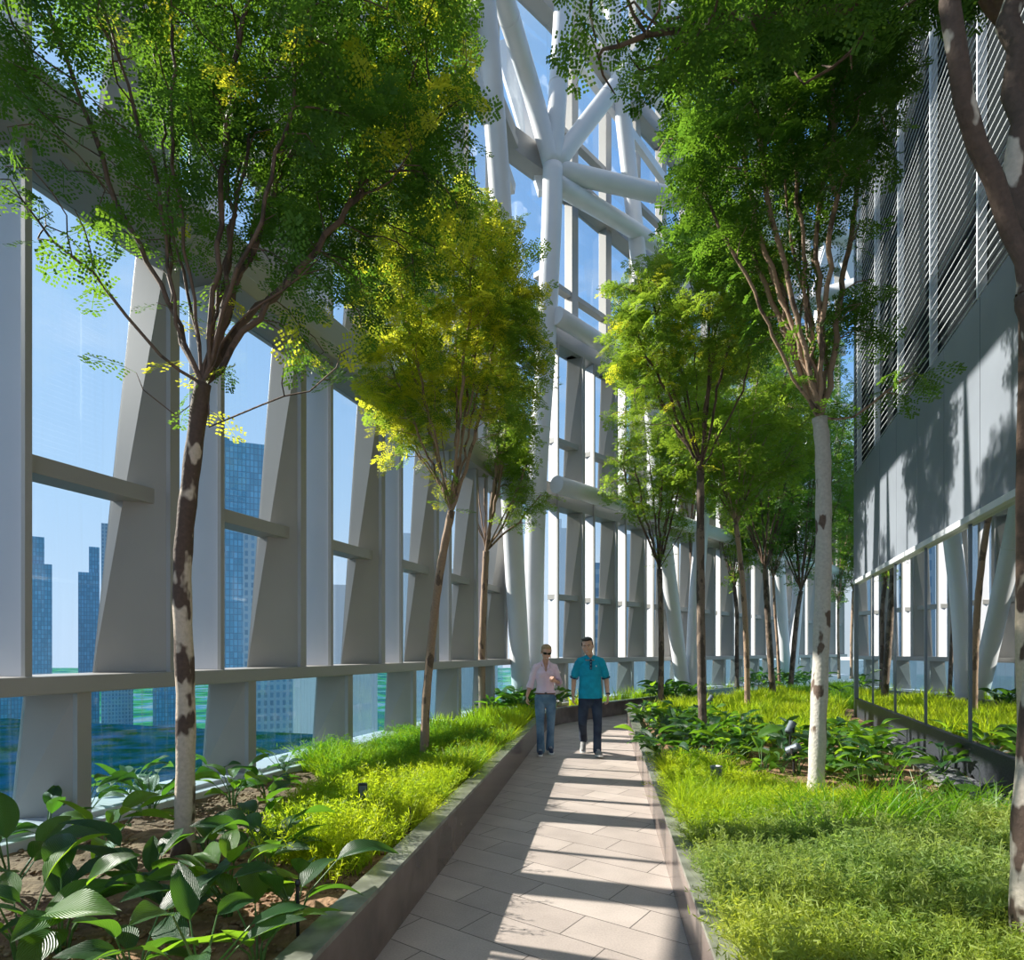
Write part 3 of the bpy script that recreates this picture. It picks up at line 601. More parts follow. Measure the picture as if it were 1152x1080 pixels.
def frond_template(np_, nl, L, pl, ls, lw, droop=.25, seed=0):
    rg = np.random.default_rng(seed); V = []; Fq = []
    def quad(c, d, side, l, w_):
        b = len(V); V.extend([c, c+d*l*.5+side*w_, c+d*l, c+d*l*.5-side*w_]); Fq.append((b,b+1,b+2,b+3))
    def axis(t): return np.array([L*t, 0, -droop*L*t*t + .04*L*math.sin(3*t)])
    # rachis
    for i in range(3):
        a, b = axis(i/3), axis((i+1)/3); k = len(V); w_ = .0022
        V.extend([a+[0,w_,0], b+[0,w_,0], b-[0,w_,0], a-[0,w_,0]]); Fq.append((k,k+1,k+2,k+3))
    for i in range(np_):
        t = .22+.78*i/(np_-1); c = axis(t); s_ = pl*(.55+.75*math.sin(PI*min(1,(t*.85+.12))))
        for sg in (-1, 1):
            an = sg*(1.12-.45*t)+rg.uniform(-.08,.08); d = np.array([math.cos(an), math.sin(an), -.18+rg.uniform(-.12,.12)]); d /= np.linalg.norm(d)
            q = np.cross(d,[0,0,1.0]); q /= np.linalg.norm(q); up = np.cross(q,d)
            for j in range(nl):
                u = (j+.8)/(nl); cc = c+d*s_*u - np.array([0,0,.15*s_*u*u])
                for sg2 in (-1,1):
                    dd = d*.55+q*sg2*.83+up*rg.uniform(-.3,.3); dd /= np.linalg.norm(dd); quad(cc, dd, np.cross(dd,up), ls*(1.1-.35*u), lw)
    return np.array(V), np.array(Fq)
FR = {'near': [frond_template(4,4,.22,.085,.029,.0095,seed=s) for s in range(4)],
      'nearer': [frond_template(5,5,.25,.085,.022,.0070,seed=s) for s in range(3)],
      'mid':  [frond_template(3,3,.25,.10,.042,.014,seed=s) for s in range(3)],
      'far':  [frond_template(3,3,.30,.12,.050,.017,seed=s) for s in range(3)]}
def place_templates(tmpls, P, D, S, seed=0, roll=.5):
    """P base points, D directions (unit), S scales"""
    rg = np.random.default_rng(seed); Vs = []; Fs = []; off = 0; n = len(P); ch = rg.integers(0,len(tmpls),n)
    for k, (TV, TF_) in enumerate(tmpls):
        ix = np.nonzero(ch == k)[0]
        if not len(ix): continue
        d = D[ix]; up = np.tile([0,0,1.0],(len(ix),1)) + rg.normal(0,roll,(len(ix),3)); y = np.cross(up,d); y /= np.linalg.norm(y,axis=1)[:,None]+1e-9; z = np.cross(d,y)
        V = (TV[None,:,0,None]*d[:,None]+TV[None,:,1,None]*y[:,None]+TV[None,:,2,None]*z[:,None])*S[ix][:,None,None]+P[ix][:,None]
        Fs.append((TF_[None]+(np.arange(len(ix))*len(TV))[:,None,None]).reshape(-1,TF_.shape[1])+off); Vs.append(V.reshape(-1,3)); off += len(ix)*len(TV)
    return np.concatenate(Vs), np.concatenate(Fs)
def room(P):       # how far inside the garden (from the nearest glazed wall or the building) each point is
    P = np.atleast_2d(P); m = np.full(len(P), 9.)
    for W in (WL, WF): m = np.minimum(m, (P[:,0]-W.p0.x)*W.n.x+(P[:,1]-W.p0.y)*W.n.y)
    q = RB(0); b = (P[:,0]-q.x)*(-.943)+(P[:,1]-q.y)*.333; b = np.where((P[:,1] > 12.6), 9., b); return np.minimum(m, b)
def crown(start, limbs, ells, natt, seed, step=.12, kill=.2, infl=.9, iters=90, up=.25, jit=.3):
    """space colonisation. limbs: list of polylines from 'start'; ells: [(centre, radii)] crown volumes."""
    rg = np.random.default_rng(seed); A = []
    tot = sum(e[1][0]*e[1][1]*e[1][2] for e in ells)
    for c, r in ells:
        k = int(natt*r[0]*r[1]*r[2]/tot); q = rg.normal(0,1,(k,3)); q /= np.linalg.norm(q,axis=1)[:,None]; q *= rg.uniform(.25,1,(k,1))**(1/2.6); A.append(np.array(c)+q*np.array(r))
    A = np.concatenate(A); A = A[room(A) > .42]
    nodes = [np.array(start)]; par = [-1]
    for pl in limbs:
        pr = 0; prev = np.array(start)
        pts = [np.array(p) for p in [start]+list(pl)]
        for i in range(len(pts)-1):
            a, b = pts[i], pts[i+1]; L = np.linalg.norm(b-a); m = max(1,int(L/step))
            for j in range(1,m+1):
                p = a+(b-a)*j/m + rg.normal(0,.012,3); nodes.append(p); par.append(pr); pr = len(nodes)-1
    for it in range(iters):
        Nn = np.array(nodes)
        if not len(A): break
        d2 = ((A[:,None]-Nn[None])**2).sum(-1); nr = d2.argmin(1); dm = np.sqrt(d2[np.arange(len(A)),nr])
        keep = dm > kill; act = (dm < infl) & keep
        if not act.any(): break
        new = 0
        for k in np.unique(nr[act]):
            v = A[act & (nr == k)]-Nn[k]; v = v/np.linalg.norm(v,axis=1)[:,None]; v = v.sum(0); v /= np.linalg.norm(v)+1e-9
            if par[k] >= 0:
                pd = Nn[k]-Nn[par[k]]; v = v+.35*pd/(np.linalg.norm(pd)+1e-9)
            v = v+np.array([0,0,up])+rg.normal(0,jit*.5,3); v /= np.linalg.norm(v); p = Nn[k]+v*step
            if len(nodes) < 6000: nodes.append(p); par.append(int(k)); new += 1
        A = A[keep]
        if not new: break
    return np.array(nodes), np.array(par)
def tree(name, label, base, trunk, rad, limbs, ells, natt, nfrond, lod, bark, leaf, seed, group=None, fscale=1.0, gold=None, step=.12, kill=.2, spread=.9, maxr=.012, twr=.0035, dens=None, nl=9):
    """base: world point; trunk: list of world points from base to fork; limbs: polylines in world space"""
    base = Vector(base); root = empty(name, base); tag(root, label, 'tree', group)
    fork = trunk[-1]; rl = random.Random(seed*3+1); fk = np.array(fork); limbs = list(limbs)
    for q in range(nl):          # more upright stems fanning out of the fork
        c, rr = ells[0] if q % 3 else ells[min(len(ells)-1, 1)]; a = 2*PI*q/max(nl,1)+rl.uniform(-.3,.3); k = rl.uniform(.35,.75)
        t = np.array(c)+np.array(rr)*np.array([math.cos(a)*k, math.sin(a)*k, rl.uniform(.0,.55)]); d = t-fk
        if d[2] < .4: continue
        p1 = fk+d*np.array([.22,.22,.18])+np.array([0,0,.06]); p2 = fk+d*np.array([.55,.55,.50])+np.array([rl.uniform(-.06,.06),rl.uniform(-.06,.06),0]); p3 = fk+d*np.array([.82,.82,.78]); limbs.append([p1,p2,p3,t])
    zl, zh = fk[2], max(c[2]+r_[2] for c, r_ in ells); user = dens
    dens = lambda p: (user(p) if user else 1.0)*min(1.0, .22+1.9*max(0,(p[2]-zl)/(zh-zl))); nfrond = int(nfrond*.88)
    nodes, par = crown(fork, limbs, ells, natt, seed, step=step, kill=kill)
    n = len(nodes); rad_n = np.zeros(n); acc = np.zeros(n); ch = [[] for _ in range(n)]
    for i in range(1,n): ch[par[i]].append(i)
    ex = 2.25
    for i in range(n-1,-1,-1):
        if not ch[i]: acc[i] = twr**ex
        if par[i] >= 0: acc[par[i]] += acc[i]
    r = acc**(1/ex); fr = rad*.86; sc = fr/r[0]
    # keep twigs fine, let limbs reach the fork's girth
    r = np.where(r*sc > twr, r*sc, twr)
    mb = MB(); B = np.array(base)
    # trunk
    pts = [Vector(p) for p in trunk]; P = []
    for i in range(len(pts)-1):
        a = pts[max(i-1,0)]; b = pts[i]; c = pts[i+1]; d = pts[min(i+2,len(pts)-1)]
        for k in range(8):
            t = k/8; P.append(.5*((2*b)+(c-a)*t+(2*a-5*b+4*c-d)*t*t+(3*b-a-3*c+d)*t**3))
    P.append(pts[-1]); H = len(P)
    tr = [rad*(1.0-.14*i/(H-1))*(1+.35*max(0,1-i/(H*.10))**2)*(1+.05*math.sin(i*1.7+seed)) for i in range(H)]
    mb.tube([p-base for p in P], tr, 14)
    mb.build('trunk', BARK[bark], root, smooth=True)
    # branches: chains following the thickest child
    bb = MB(); done = set()
    def chain_from(i, first):
        c = [first, i]
        while ch[c[-1]]:
            c.append(max(ch[c[-1]], key=lambda k: acc[k]))
        return c
    stack = [(0, c) for c in ch[0]]; 
    while stack:
        a, b = stack.pop(); c = chain_from(b, a)
        for k in c[1:]:
            nx = max(ch[k], key=lambda q: acc[q]) if ch[k] else None
            for q in ch[k]:
                if q != nx: stack.append((k, q))
        rr = [min(r[c[0]], r[c[1]]*1.15)]+[r[k] for k in c[1:]]; rr[-1] *= .6
        ns = 9 if rr[0] > .02 else (5 if rr[0] > .008 else 3)
        bb.tube([Vector(nodes[k]-B) for k in c], rr, ns, cap=False)
    bb.build('branches', BARK[{'mottled':'twig','brown':'twig','white':'tan'}.get(bark,bark)], root, smooth=True)
    # fronds on the thin wood
    rg = np.random.default_rng(seed+5); cand = np.nonzero((r < maxr) & (np.arange(n) > 0))[0]
    tipw = np.array([3.0 if not ch[i] else 1.0 for i in cand]);
    tipw = np.where(room(nodes[cand]) > .36, tipw, 0)
    if dens: tipw = tipw*np.array([dens(nodes[i]) for i in cand])
    tipw /= tipw.sum()
    pick = cand[rg.choice(len(cand), nfrond, p=tipw)]; pd = nodes[pick]-nodes[par[pick]]; pd /= np.linalg.norm(pd,axis=1)[:,None]+1e-9
    u = rg.uniform(0,1,(nfrond,1)); Pp = nodes[par[pick]]+(nodes[pick]-nodes[par[pick]])*u
    D = pd*.55 + rg.normal(0,spread,(nfrond,3))*np.array([1,1,.45]); D[:,2] -= .05; D /= np.linalg.norm(D,axis=1)[:,None]
    S = rg.uniform(.7,1.15,nfrond)*fscale
    def foliage(ix, nm, m):
        if not len(ix): return
        V, Fq = place_templates(FR[lod], Pp[ix]-B, D[ix], S[ix], seed+9); link(nm, npmesh(nm, V, Fq), m, root)
    if gold:
        g = np.array([gold(p, rg) for p in Pp]); foliage(np.nonzero(~g)[0], 'foliage', LEAF[leaf]); foliage(np.nonzero(g)[0], 'yellow_foliage', LEAF['gold'])
        for c_ in root.children:
            if c_.name.startswith('yellow_foliage'): c_['label'] = 'yellowish leaf sprays'
    else: foliage(np.arange(nfrond), 'foliage', LEAF[leaf])
    return root
A_ = lambda *p: np.array(at(*p))
def pj(p): return CX+F*p[0]/p[1], HY-F*(p[2]-EYE)/p[1]
def clear(polys, low=0.0):          # crown gaps: where the crown is thin
    def f(p):
        a, b = pj(p); 
        for P, k in polys:
            if inpoly(np.array([a]), np.array([b]), P)[0]: return k
        return 1.0
    return f
# T1: the large tree at the left
Y1 = 4.0
tree('shade_tree', 'large tree with pale blotched trunk at the front of the left planter', at(207,958,Y1), [at(207,962,Y1), at(209,800,Y1), at(205,650,Y1), at(214,540,Y1), at(228,432,Y1)], .060,
     [[A_(212,400,3.95),A_(196,330,3.85),A_(185,240,3.75),A_(150,120,3.6),A_(115,10,3.5)], [A_(205,385,4.1),A_(190,330,4.2),A_(192,200,4.3),A_(200,60,4.3)],
      [A_(255,345,4.0),A_(262,240,4.05),A_(250,120,4.1),A_(215,0,4.1)], [A_(262,330,4.1),A_(300,240,4.25),A_(345,130,4.4),A_(390,10,4.5)], [A_(248,350,3.9),A_(290,250,3.7),A_(330,120,3.6),A_(340,0,3.5)],
      [A_(250,380,3.85),A_(300,345,3.7),A_(360,290,3.5)], [A_(265,370,4.2),A_(330,310,4.5),A_(400,220,4.8),A_(455,110,5.0)], [A_(236,480,4.0),A_(290,455,4.05),A_(350,440,4.1)], [A_(200,470,3.95),A_(165,440,3.9),A_(150,415,3.9)],
      [A_(180,400,3.9),A_(120,330,3.8),A_(60,270,3.7)]],
     [(A_(225,70,3.95),(1.4,1.1,1.25)), (A_(370,140,4.5),(1.2,1.0,1.25)), (A_(110,230,3.8),(.6,.6,.6)), (A_(445,50,4.9),(.6,.8,1.2)), (A_(340,340,4.2),(.6,.6,.4)), (A_(340,435,4.1),(.36,.3,.16)), (A_(155,410,3.9),(.12,.2,.16))],
     1500, 3000, 'near', 'mottled', 'deep', 21, kill=.17, twr=.0042, gold=lambda p, rg: rg.random() < (.20 if (pj(p)[0] > 400 or pj(p)[1] > 330) else .02),  # extra yellow sprays put the crown's sunlit right side into leaf colour
     dens=clear([([(0,60),(150,60),(150,420),(0,420)],.30), ([(0,240),(170,240),(170,520),(0,520)],.5), ([(170,250),(320,250),(320,520),(170,520)],.45), ([(522,0),(700,0),(700,210),(522,210)],0), ([(150,150),(330,150),(330,260),(150,260)],.6)]))
# T2, T3 in the left planter
tree('shade_tree', 'slim leaning tree with yellow tinged crown in the left planter', at(477,858,7.2), [at(477,860,7.2), at(480,780,7.2), at(490,680,7.2), at(499,620,7.2), at(508,575,7.2)], .052,
     [[A_(500,540,7.1),A_(485,480,7.0),A_(470,400,6.9)], [A_(525,530,7.2),A_(545,450,7.3),A_(560,350,7.3),A_(565,260,7.3)], [A_(512,520,7.3),A_(515,420,7.4),A_(510,300,7.4)], [A_(500,550,7.3),A_(460,500,7.6),A_(435,440,7.8)]],
     [(A_(510,350,7.25),(1.0,1.0,1.4)), (A_(455,430,7.3),(.55,.6,.9)), (A_(565,420,7.3),(.55,.6,.9)), (A_(440,510,7.3),(.25,.4,.25))], 950, 3000, 'near', 'tan', 'mid', 33,
     gold=lambda p, rg: rg.random() < (.58 if (p[0] < -.2 and p[2] > 3.3) else .25))
tree('shade_tree', 'thin tree with many upright stems between the leaning tree and the corner columns', at(543,803,12.4), [at(543,806,12.4), at(542,740,12.4), at(545,660,12.4), at(547,620,12.4)], .075,
     [[A_(535,580,12.3),A_(528,500,12.3)], [A_(555,570,12.4),A_(568,480,12.5)], [A_(545,560,12.5),A_(548,450,12.6)], [A_(560,600,12.3),A_(580,560,12.2),A_(592,520,12.1)]],
     [(A_(552,480,12.4),(1.05,1.0,1.7)), (A_(590,560,12.2),(.6,.5,.6))], 500, 1100, 'mid', 'tan', 'mid', 41, step=.16, kill=.26, maxr=.02)
# T4: the large right tree
Y4 = 5.26
tree('shade_tree', 'large tree with whitish peeling trunk at the front of the right planter', at(917,905,Y4), [at(917,908,Y4), at(921,800,Y4), at(926,650,Y4), at(926,520,Y4), at(922,470,Y4)], .068,
     [[A_(915,430,5.2),A_(905,340,5.15),A_(885,240,5.1),A_(870,120,5.0),A_(850,10,4.9)], [A_(905,440,5.3),A_(895,380,5.4),A_(905,330,5.5),A_(893,230,5.6)], [A_(935,420,5.3),A_(945,330,5.35),A_(965,200,5.4),A_(960,90,5.4)],
      [A_(900,440,5.2),A_(870,380,5.1),A_(840,310,5.0),A_(800,240,4.9)], [A_(930,400,5.5),A_(915,300,5.8),A_(935,150,6.0)], [A_(960,470,5.2),A_(1000,440,5.1),A_(1030,420,5.05)]],
     [(A_(870,150,5.2),(.95,1.1,1.3)), (A_(830,50,5.0),(.5,.8,.75)), (A_(920,100,5.5),(.5,.8,1.1)), (A_(800,190,5.1),(.35,.6,.6)), (A_(960,330,5.4),(.3,.4,.7)), (A_(1000,445,5.1),(.36,.3,.14)), (A_(880,360,5.4),(.4,.5,.5))],
     1000, 2900, 'near', 'white', 'deep', 55, dens=clear([([(600,0),(768,0),(760,300),(600,300)],0), ([(955,110),(1152,110),(1152,330),(955,330)],.35), ([(850,230),(930,230),(930,480),(850,480)],.4)]))
tree('shade_tree', 'mid-sized tree with dark slim trunk left of the whitish trunk', at(790,834,8.8), [at(791,838,8.8), at(789,740,8.8), at(788,620,8.8), at(788,530,8.8)], .062,
     [[A_(775,480,8.7),A_(750,430,8.6),A_(725,380,8.5)], [A_(795,470,8.8),A_(805,380,8.9),A_(815,300,9.0)], [A_(785,470,8.9),A_(780,380,9.0)], [A_(810,490,8.7),A_(835,440,8.6),A_(850,380,8.5)]],
     [(A_(775,370,8.8),(1.25,1.1,1.2)), (A_(730,390,8.6),(.7,.7,.7)), (A_(830,330,8.8),(.6,.8,.8)), (A_(720,470,8.7),(.45,.5,.4))], 800, 2700, 'near', 'brown', 'mid', 61,
     gold=lambda p, rg: rg.random() < .10, step=.13, kill=.22)
tree('shade_tree', 'thin straight tree just right of the man, low bushy crown', at(743,793,14.6), [at(743,796,14.6), at(744,720,14.6), at(742,640,14.6)], .07,
     [[A_(735,600,14.5),A_(722,550,14.4)], [A_(750,590,14.6),A_(762,530,14.7)], [A_(742,580,14.8),A_(744,500,15)]],
     [(A_(735,535,14.6),(1.25,1.1,1.35)), (A_(755,600,14.6),(.5,.5,.5))], 520, 1350, 'mid', 'brown', 'mid', 71, step=.16, kill=.27, maxr=.02)
def small_tree(px, py, tops, rad, sx, ytop, seed, label, bark='brown', leaf='mid', nf=1500, natt=450):
    # px,py foot on the soil; tops: way-points of the trunk up to the fork; sx half-width of the crown (m); ytop: how high the crown reaches
    g = gpt(px, py, SOIL); Y = g.y; fk = at(*tops[-1], Y); top = at(tops[-1][0], ytop, Y).z; rg = random.Random(seed); h = (top-fk.z)/2
    limbs = []
    for k in range(5):
        a = rg.uniform(0,6.28); v = Vector((math.cos(a)*.3, math.sin(a)*.3, .8)); limbs.append([np.array(fk+v*.6), np.array(fk+v*1.3+Vector((0,0,.4))), np.array(fk+v*2.0+Vector((0,0,h*.5)))])
    c = np.array(fk)+np.array([0,0,h*1.0])
    return tree('shade_tree', label, g, [g-Vector((0,0,.03))]+[at(a,b,Y) for a,b in tops], rad, limbs, [(c,(sx,sx,h*.92)), (c-np.array([0,0,h*.3]),(sx*1.15,sx*1.1,h*.5))], natt, nf, 'far' if Y > 17 else 'mid', bark, leaf, seed, None, step=.2, kill=.33, maxr=.03, fscale=1.15)
small_tree(785,779,[(783,730),(780,670),(776,600)], .055, 1.3, 380, 81, 'dark thin tree seen just behind the dark slim trunk', leaf='mid')
small_tree(829,775,[(829,720),(829,690),(826,660)], .075, 1.7, 430, 82, 'thin tree with forked stem between the dark slim trunk and the tan one', nf=1900)
small_tree(841,801,[(840,740),(838,690),(834,640),(828,590)], .062, 1.6, 360, 83, 'tan-barked slim tree, nearest in the middle of the far right planting', 'tan', 'mid', 2600, 700)
small_tree(870,787,[(866,730),(863,680),(861,640)], .085, 2.0, 330, 84, 'thicker grey tree leaning left in the far right planting', 'brown', 'deep', 2600, 900)
small_tree(877,776,[(875,730),(872,690),(870,650)], .05, 1.3, 480, 85, 'thinnest trunk just behind the thicker leaning one', 'tan', 'dull', 900)
small_tree(889,776,[(893,730),(897,690),(901,665)], .085, 2.1, 360, 86, 'forked tree leaning right just left of the whitish trunk', 'brown', 'deep', 2500, 900)
small_tree(944,763,[(943,720),(943,690),(943,680)], .06, 1.7, 470, 87, 'far thin tree right of the whitish trunk', 'tan', 'deep', 1600)
small_tree(958,763,[(958,720),(959,690),(960,665)], .07, 1.7, 440, 88, 'far tan tree beside the edge of the grey building', 'tan', 'deep', 1600)
# T-right: the tree at the right frame edge, and its overhanging boughs
Yr = 2.55
tree('shade_tree', 'thick blotched tree at the right picture edge with boughs hanging over the path', Vector((2.115,Yr,SOIL)), [Vector((2.115,Yr,SOIL-.03)), Vector((2.12,Yr,.9)), Vector((2.20,Yr+.02,1.8)), at(1172,420,Yr), at(1158,330,Yr)], .062,
     [[A_(1138,260,Yr),A_(1118,200,2.5),A_(1085,110,2.45),A_(1068,0,2.4),A_(1055,-120,2.4),A_(1010,-260,2.5)], [A_(1148,200,2.6),A_(1144,60,2.6),A_(1150,-100,2.6),A_(1160,-300,2.7)]],
     [(np.array((1.9,2.9,5.7)),(1.3,1.1,.8)), (np.array((1.1,3.4,5.35)),(.9,.7,.5))], 500, 1000, 'near', 'dark_mottled', 'deep', 95, kill=.22, nl=0)
# a bough reaching in from the right above the path (dark hanging fronds near the joint)
tree('overhanging_tree', 'dark feathery bough hanging into the top centre from a tree out of frame', Vector((3.25,3.9,SOIL)), [Vector((3.25,3.9,SOIL-.03)), Vector((3.22,3.9,2)), Vector((3.2,3.85,4.4)), Vector((3.1,3.8,5.3))], .055,
     [[A_(1060,-60,3.9), A_(950,10,3.8),A_(860,20,3.7),A_(760,30,3.6),A_(700,50,3.55)], [A_(1050,-100,3.9),A_(960,60,3.95),A_(905,90,4.0)], [np.array((3.0,3.9,6.2))]],
     [(A_(720,45,3.6),(.42,.4,.30)), (A_(680,5,3.6),(.22,.3,.2)), (A_(800,10,3.7),(.45,.4,.22)), (A_(960,40,3.9),(.4,.4,.2)), (np.array((2.6,4.1,6.5)),(1.0,.9,.5))], nl=0, natt=420, nfrond=720, lod='near', bark='mottled', leaf='dull', seed=97, kill=.18, spread=.7, dens=clear([([(690,60),(1000,110),(1000,400),(690,400)],.2),([(500,0),(645,0),(645,300),(500,300)],0)]))
# ================================================================== GRASS AND FERNY GROUND COVER (uncountable)
def blade_clump(nb, h, w_, seed, lean=.5, seg=3):
    rg = np.random.default_rng(seed); V = []; Fq = []
    for i in range(nb):
        a = rg.uniform(0,6.28); r = rg.uniform(0,.06); p = np.array([math.cos(a)*r, math.sin(a)*r, 0]); hh = h*rg.uniform(.55,1.1); a2 = a+rg.uniform(-.8,.8)
        o = np.array([math.cos(a2), math.sin(a2), 0]); ln = lean*rg.uniform(.2,1.0); a3 = rg.uniform(0,6.28); s = np.array([math.cos(a3), math.sin(a3), 0])*w_
        b = len(V)
        for j in range(seg+1):
            t = j/seg; c = p+o*hh*ln*t*t+np.array([0,0,hh*(t-.35*ln*t*t)]); k = (1-.85*t)
            V += [c-s*k, c+s*k]
        for j in range(seg): Fq.append((b+2*j, b+2*j+1, b+2*j+3, b+2*j+2))
    return np.array(V), np.array(Fq)
def fern_clump(ns, h, seed, nl=8, ls=.034):
    """feathery sprigs: fine stems with short hair-thin leaflets"""
    rg = np.random.default_rng(seed); V = []; Fq = []
    for i in range(ns):
        a = rg.uniform(0,6.28); p = np.array([math.cos(a), math.sin(a), 0])*rg.uniform(0,.07); o = np.array([math.cos(a), math.sin(a), 0]); hh = h*rg.uniform(.5,1.1); ln = rg.uniform(.2,.9)
        f = lambda t: p+o*hh*ln*t*t+np.array([0,0,hh*(t-.3*ln*t*t)])
        s = np.cross(o,[0,0,1.0])*.0011; b = len(V); V += [f(0)-s, f(0)+s, f(1)+s, f(1)-s]; Fq.append((b,b+1,b+2,b+3))
        for j in range(nl):
            t = .3+.7*(j+.5)/nl; c = f(t)
            for q in range(3):
                d = rg.normal(0,1,3); d[2] = abs(d[2])*.6+.2; d /= np.linalg.norm(d); sd_ = np.cross(d, rg.normal(0,1,3)); sd_ /= np.linalg.norm(sd_); L = ls*rg.uniform(.6,1.3)
                b = len(V); V += [c, c+d*L*.5+sd_*.0030, c+d*L, c+d*L*.5-sd_*.0030]; Fq.append((b,b+1,b+2,b+3))
    return np.array(V), np.array(Fq)
GM = {
 'lime': leaf_mat('lime_ground_cover', (.11,.25,.010), (.38,.43,.02), (.50,.74,.03), tmix=.48, rough=.5),
 'green': leaf_mat('fresh_green_ground_cover', (.05,.15,.010), (.13,.27,.015), (.26,.55,.03), tmix=.45, rough=.5),
 'feather': leaf_mat('grey_green_feathery_cover', (.10,.19,.05), (.31,.37,.10), (.33,.52,.10), tmix=.45, rough=.6),
 'blade': leaf_mat('bright_grass_blades', (.04,.14,.008), (.12,.26,.012), (.26,.58,.02), tmix=.45, rough=.35)}
TPL = {'near': [blade_clump(13,.27,.0046,s,.9) for s in range(4)], 'far': [blade_clump(8,.28,.010,10+s,.8,2) for s in range(3)],
       'fern': [fern_clump(7,.26,20+s) for s in range(4)], 'fern_far': [fern_clump(5,.27,30+s,6,.055) for s in range(3)],
       'long': [blade_clump(12,.42,.0065,40+s,1.25,4) for s in range(4)], 'mixnear': [blade_clump(10,.24,.0040,50+s,.9) for s in range(2)]+[fern_clump(6,.27,52+s) for s in range(3)]}
def ground_cover(name, P, dens, tp, m, label, seed, smin=.8, smax=1.15, patch=0.0, avoid=(), mound=.7):
    rg = np.random.default_rng(seed); xs = [p[0] for p in P]; ys = [p[1] for p in P]
    area = (max(xs)-min(xs))*(max(ys)-min(ys)); n = int(area*dens); x = rg.uniform(min(xs),max(xs),n); y = rg.uniform(min(ys),max(ys),n); ok = inpoly(x,y,P)
    nzv = np.array([mnoise.noise((a*1.1,b*1.1,seed)) for a,b in zip(x,y)])
    if patch: ok &= nzv+rg.uniform(-.2,.2,n) > -patch
    for (ax,ay,ar) in avoid: ok &= (x-ax)**2+(y-ay)**2 > ar*ar
    x, y, nzv = x[ok], y[ok], nzv[ok]; n = len(x); a = rg.uniform(0,6.28,n)
    Dv = np.stack([np.cos(a), np.sin(a), np.zeros(n)],1); S = rg.uniform(smin,smax,n)*(1+mound*nzv)
    V, Fq = place_templates(TPL[tp], np.stack([x,y,np.full(n,SOIL-.005)],1), Dv, S, seed+1, roll=.16)
    base = np.array([x.mean(), y.mean(), SOIL]); V = V-base
    return tag(link(name, npmesh(name, V, Fq), GM[m], None, False, loc=tuple(base)), label, 'ground cover', kind='stuff')
wl = lambda Y, d=.2: (WL(0,0,0)+WL.u*((Y-4.26)*1.0565)+WL.n*d).xy
kl = lambda Y, d=.17: (XL(Y)-d, Y)
kr = lambda Y, d=.14: (XR(Y)+d, Y)
# left planter
G1 = [kl(3.45,.30), kl(4.6,.20), kl(6,.19), (-1.75,6.0), (-1.80,5.0), (-1.55,3.9)]
G2 = [kl(6,.18), kl(9.2,.16), tuple(wl(9.2,.2)), tuple(wl(7.6,.2)), (-2.35,7.0), (-1.85,6.2), (-1.75,6.0)]
G3 = [kl(9.2,.16), kl(12.0,.2), (-.1,12.3), tuple(wl(12.2)), tuple(wl(9.2,.2))]
ground_cover('ferny_ground_cover', G1, 330, 'mixnear', 'lime', 'lime green feathery ground cover nearest the camera in the left planter', 101, avoid=())
ground_cover('ferny_ground_cover', G2, 230, 'near', 'lime', 'lime green tufted ground cover around the leaning tree in the left planter', 102)
ground_cover('ferny_ground_cover', G2, 120, 'fern', 'green', 'fresh green sprigs mixed through the middle of the left planter', 103)
ground_cover('ferny_ground_cover', G3, 170, 'far', 'lime', 'lime green ground cover at the far end of the left planter', 104)
# far planting under the far facade
def wf(t, d=.3): return tuple(WF(t,d,0).xy)
G4 = [(1.3,14.3), (2.9,16.1), (8.0,22.0), wf(7.5), wf(.3)]
ground_cover('ferny_ground_cover', G4, 80, 'far', 'lime', 'bright ground cover between the curved kerb and the far facade', 105, smin=.9, smax=1.4)
# right planter
px = lambda a, b: tuple(gpt(a,b).xy)
edge = lambda Y: tuple(RB(Y,.44))
GM['feather_front'] = leaf_mat('yellow_green_feathery_cover', (.12,.21,.04), (.36,.40,.08), (.42,.60,.08), tmix=.45, rough=.6)
R1 = [kr(2.65), kr(3.45), (1.75,3.55), edge(3.75), edge(2.55), (1.5,2.85)]
ground_cover('feathery_ground_cover', R1, 560, 'fern', 'feather', 'grey green feathery ground cover in the right foreground', 111, smin=.75, smax=1.15, patch=.38, mound=1.0)
R0 = [kr(2.1), kr(2.9), (1.1,2.75), (1.4,3.15), (1.8,2.7), edge(2.9), edge(2.1)]
ground_cover('feathery_ground_cover', R0, 620, 'fern', 'feather_front', 'yellow green feathery ground cover at the bottom right of the picture', 118, smin=.75, smax=1.1, patch=.40, mound=1.0)
R1b = [kr(3.2), kr(4.2), (2.2,4.35), (3.0,4.2), edge(4.2), edge(3.3), (1.9,3.2)]
ground_cover('feathery_ground_cover', R1b, 380, 'fern', 'feather', 'greener feathery band behind the foreground cover in the right planter', 112, patch=.7)
ground_cover('grass_clumps', [(1.75,3.95),(1.9,4.7),(2.5,4.8),edge(4.85),edge(4.0)], 150, 'long', 'blade', 'long bright arching grass in front of the whitish tree trunk', 113, smin=.7)
R2 = [kr(3.9), kr(6.9), (1.95,7.0), (2.3,6.2), (2.55,5.3), (3.2,5.0), (3.0,4.6), (1.9,4.3)]
ground_cover('ferny_ground_cover', R2, 300, 'near', 'lime', 'lime green tufts beside the right kerb around the whitish trunk', 114)
ground_cover('ferny_ground_cover', R2, 120, 'fern', 'lime', 'fine lime sprigs among the tufts beside the right kerb', 115)
R3 = [(3.4,8.6), (3.0,9.6), (2.7,11.5), (3.0,13.6), (5,15.8), (8.4,19.5), (7.6,14.2), edge(11.6), edge(9.9)]
ground_cover('ferny_ground_cover', R3, 110, 'far', 'lime', 'sunny lime green ground cover beyond the broad-leaved plants on the right', 116)
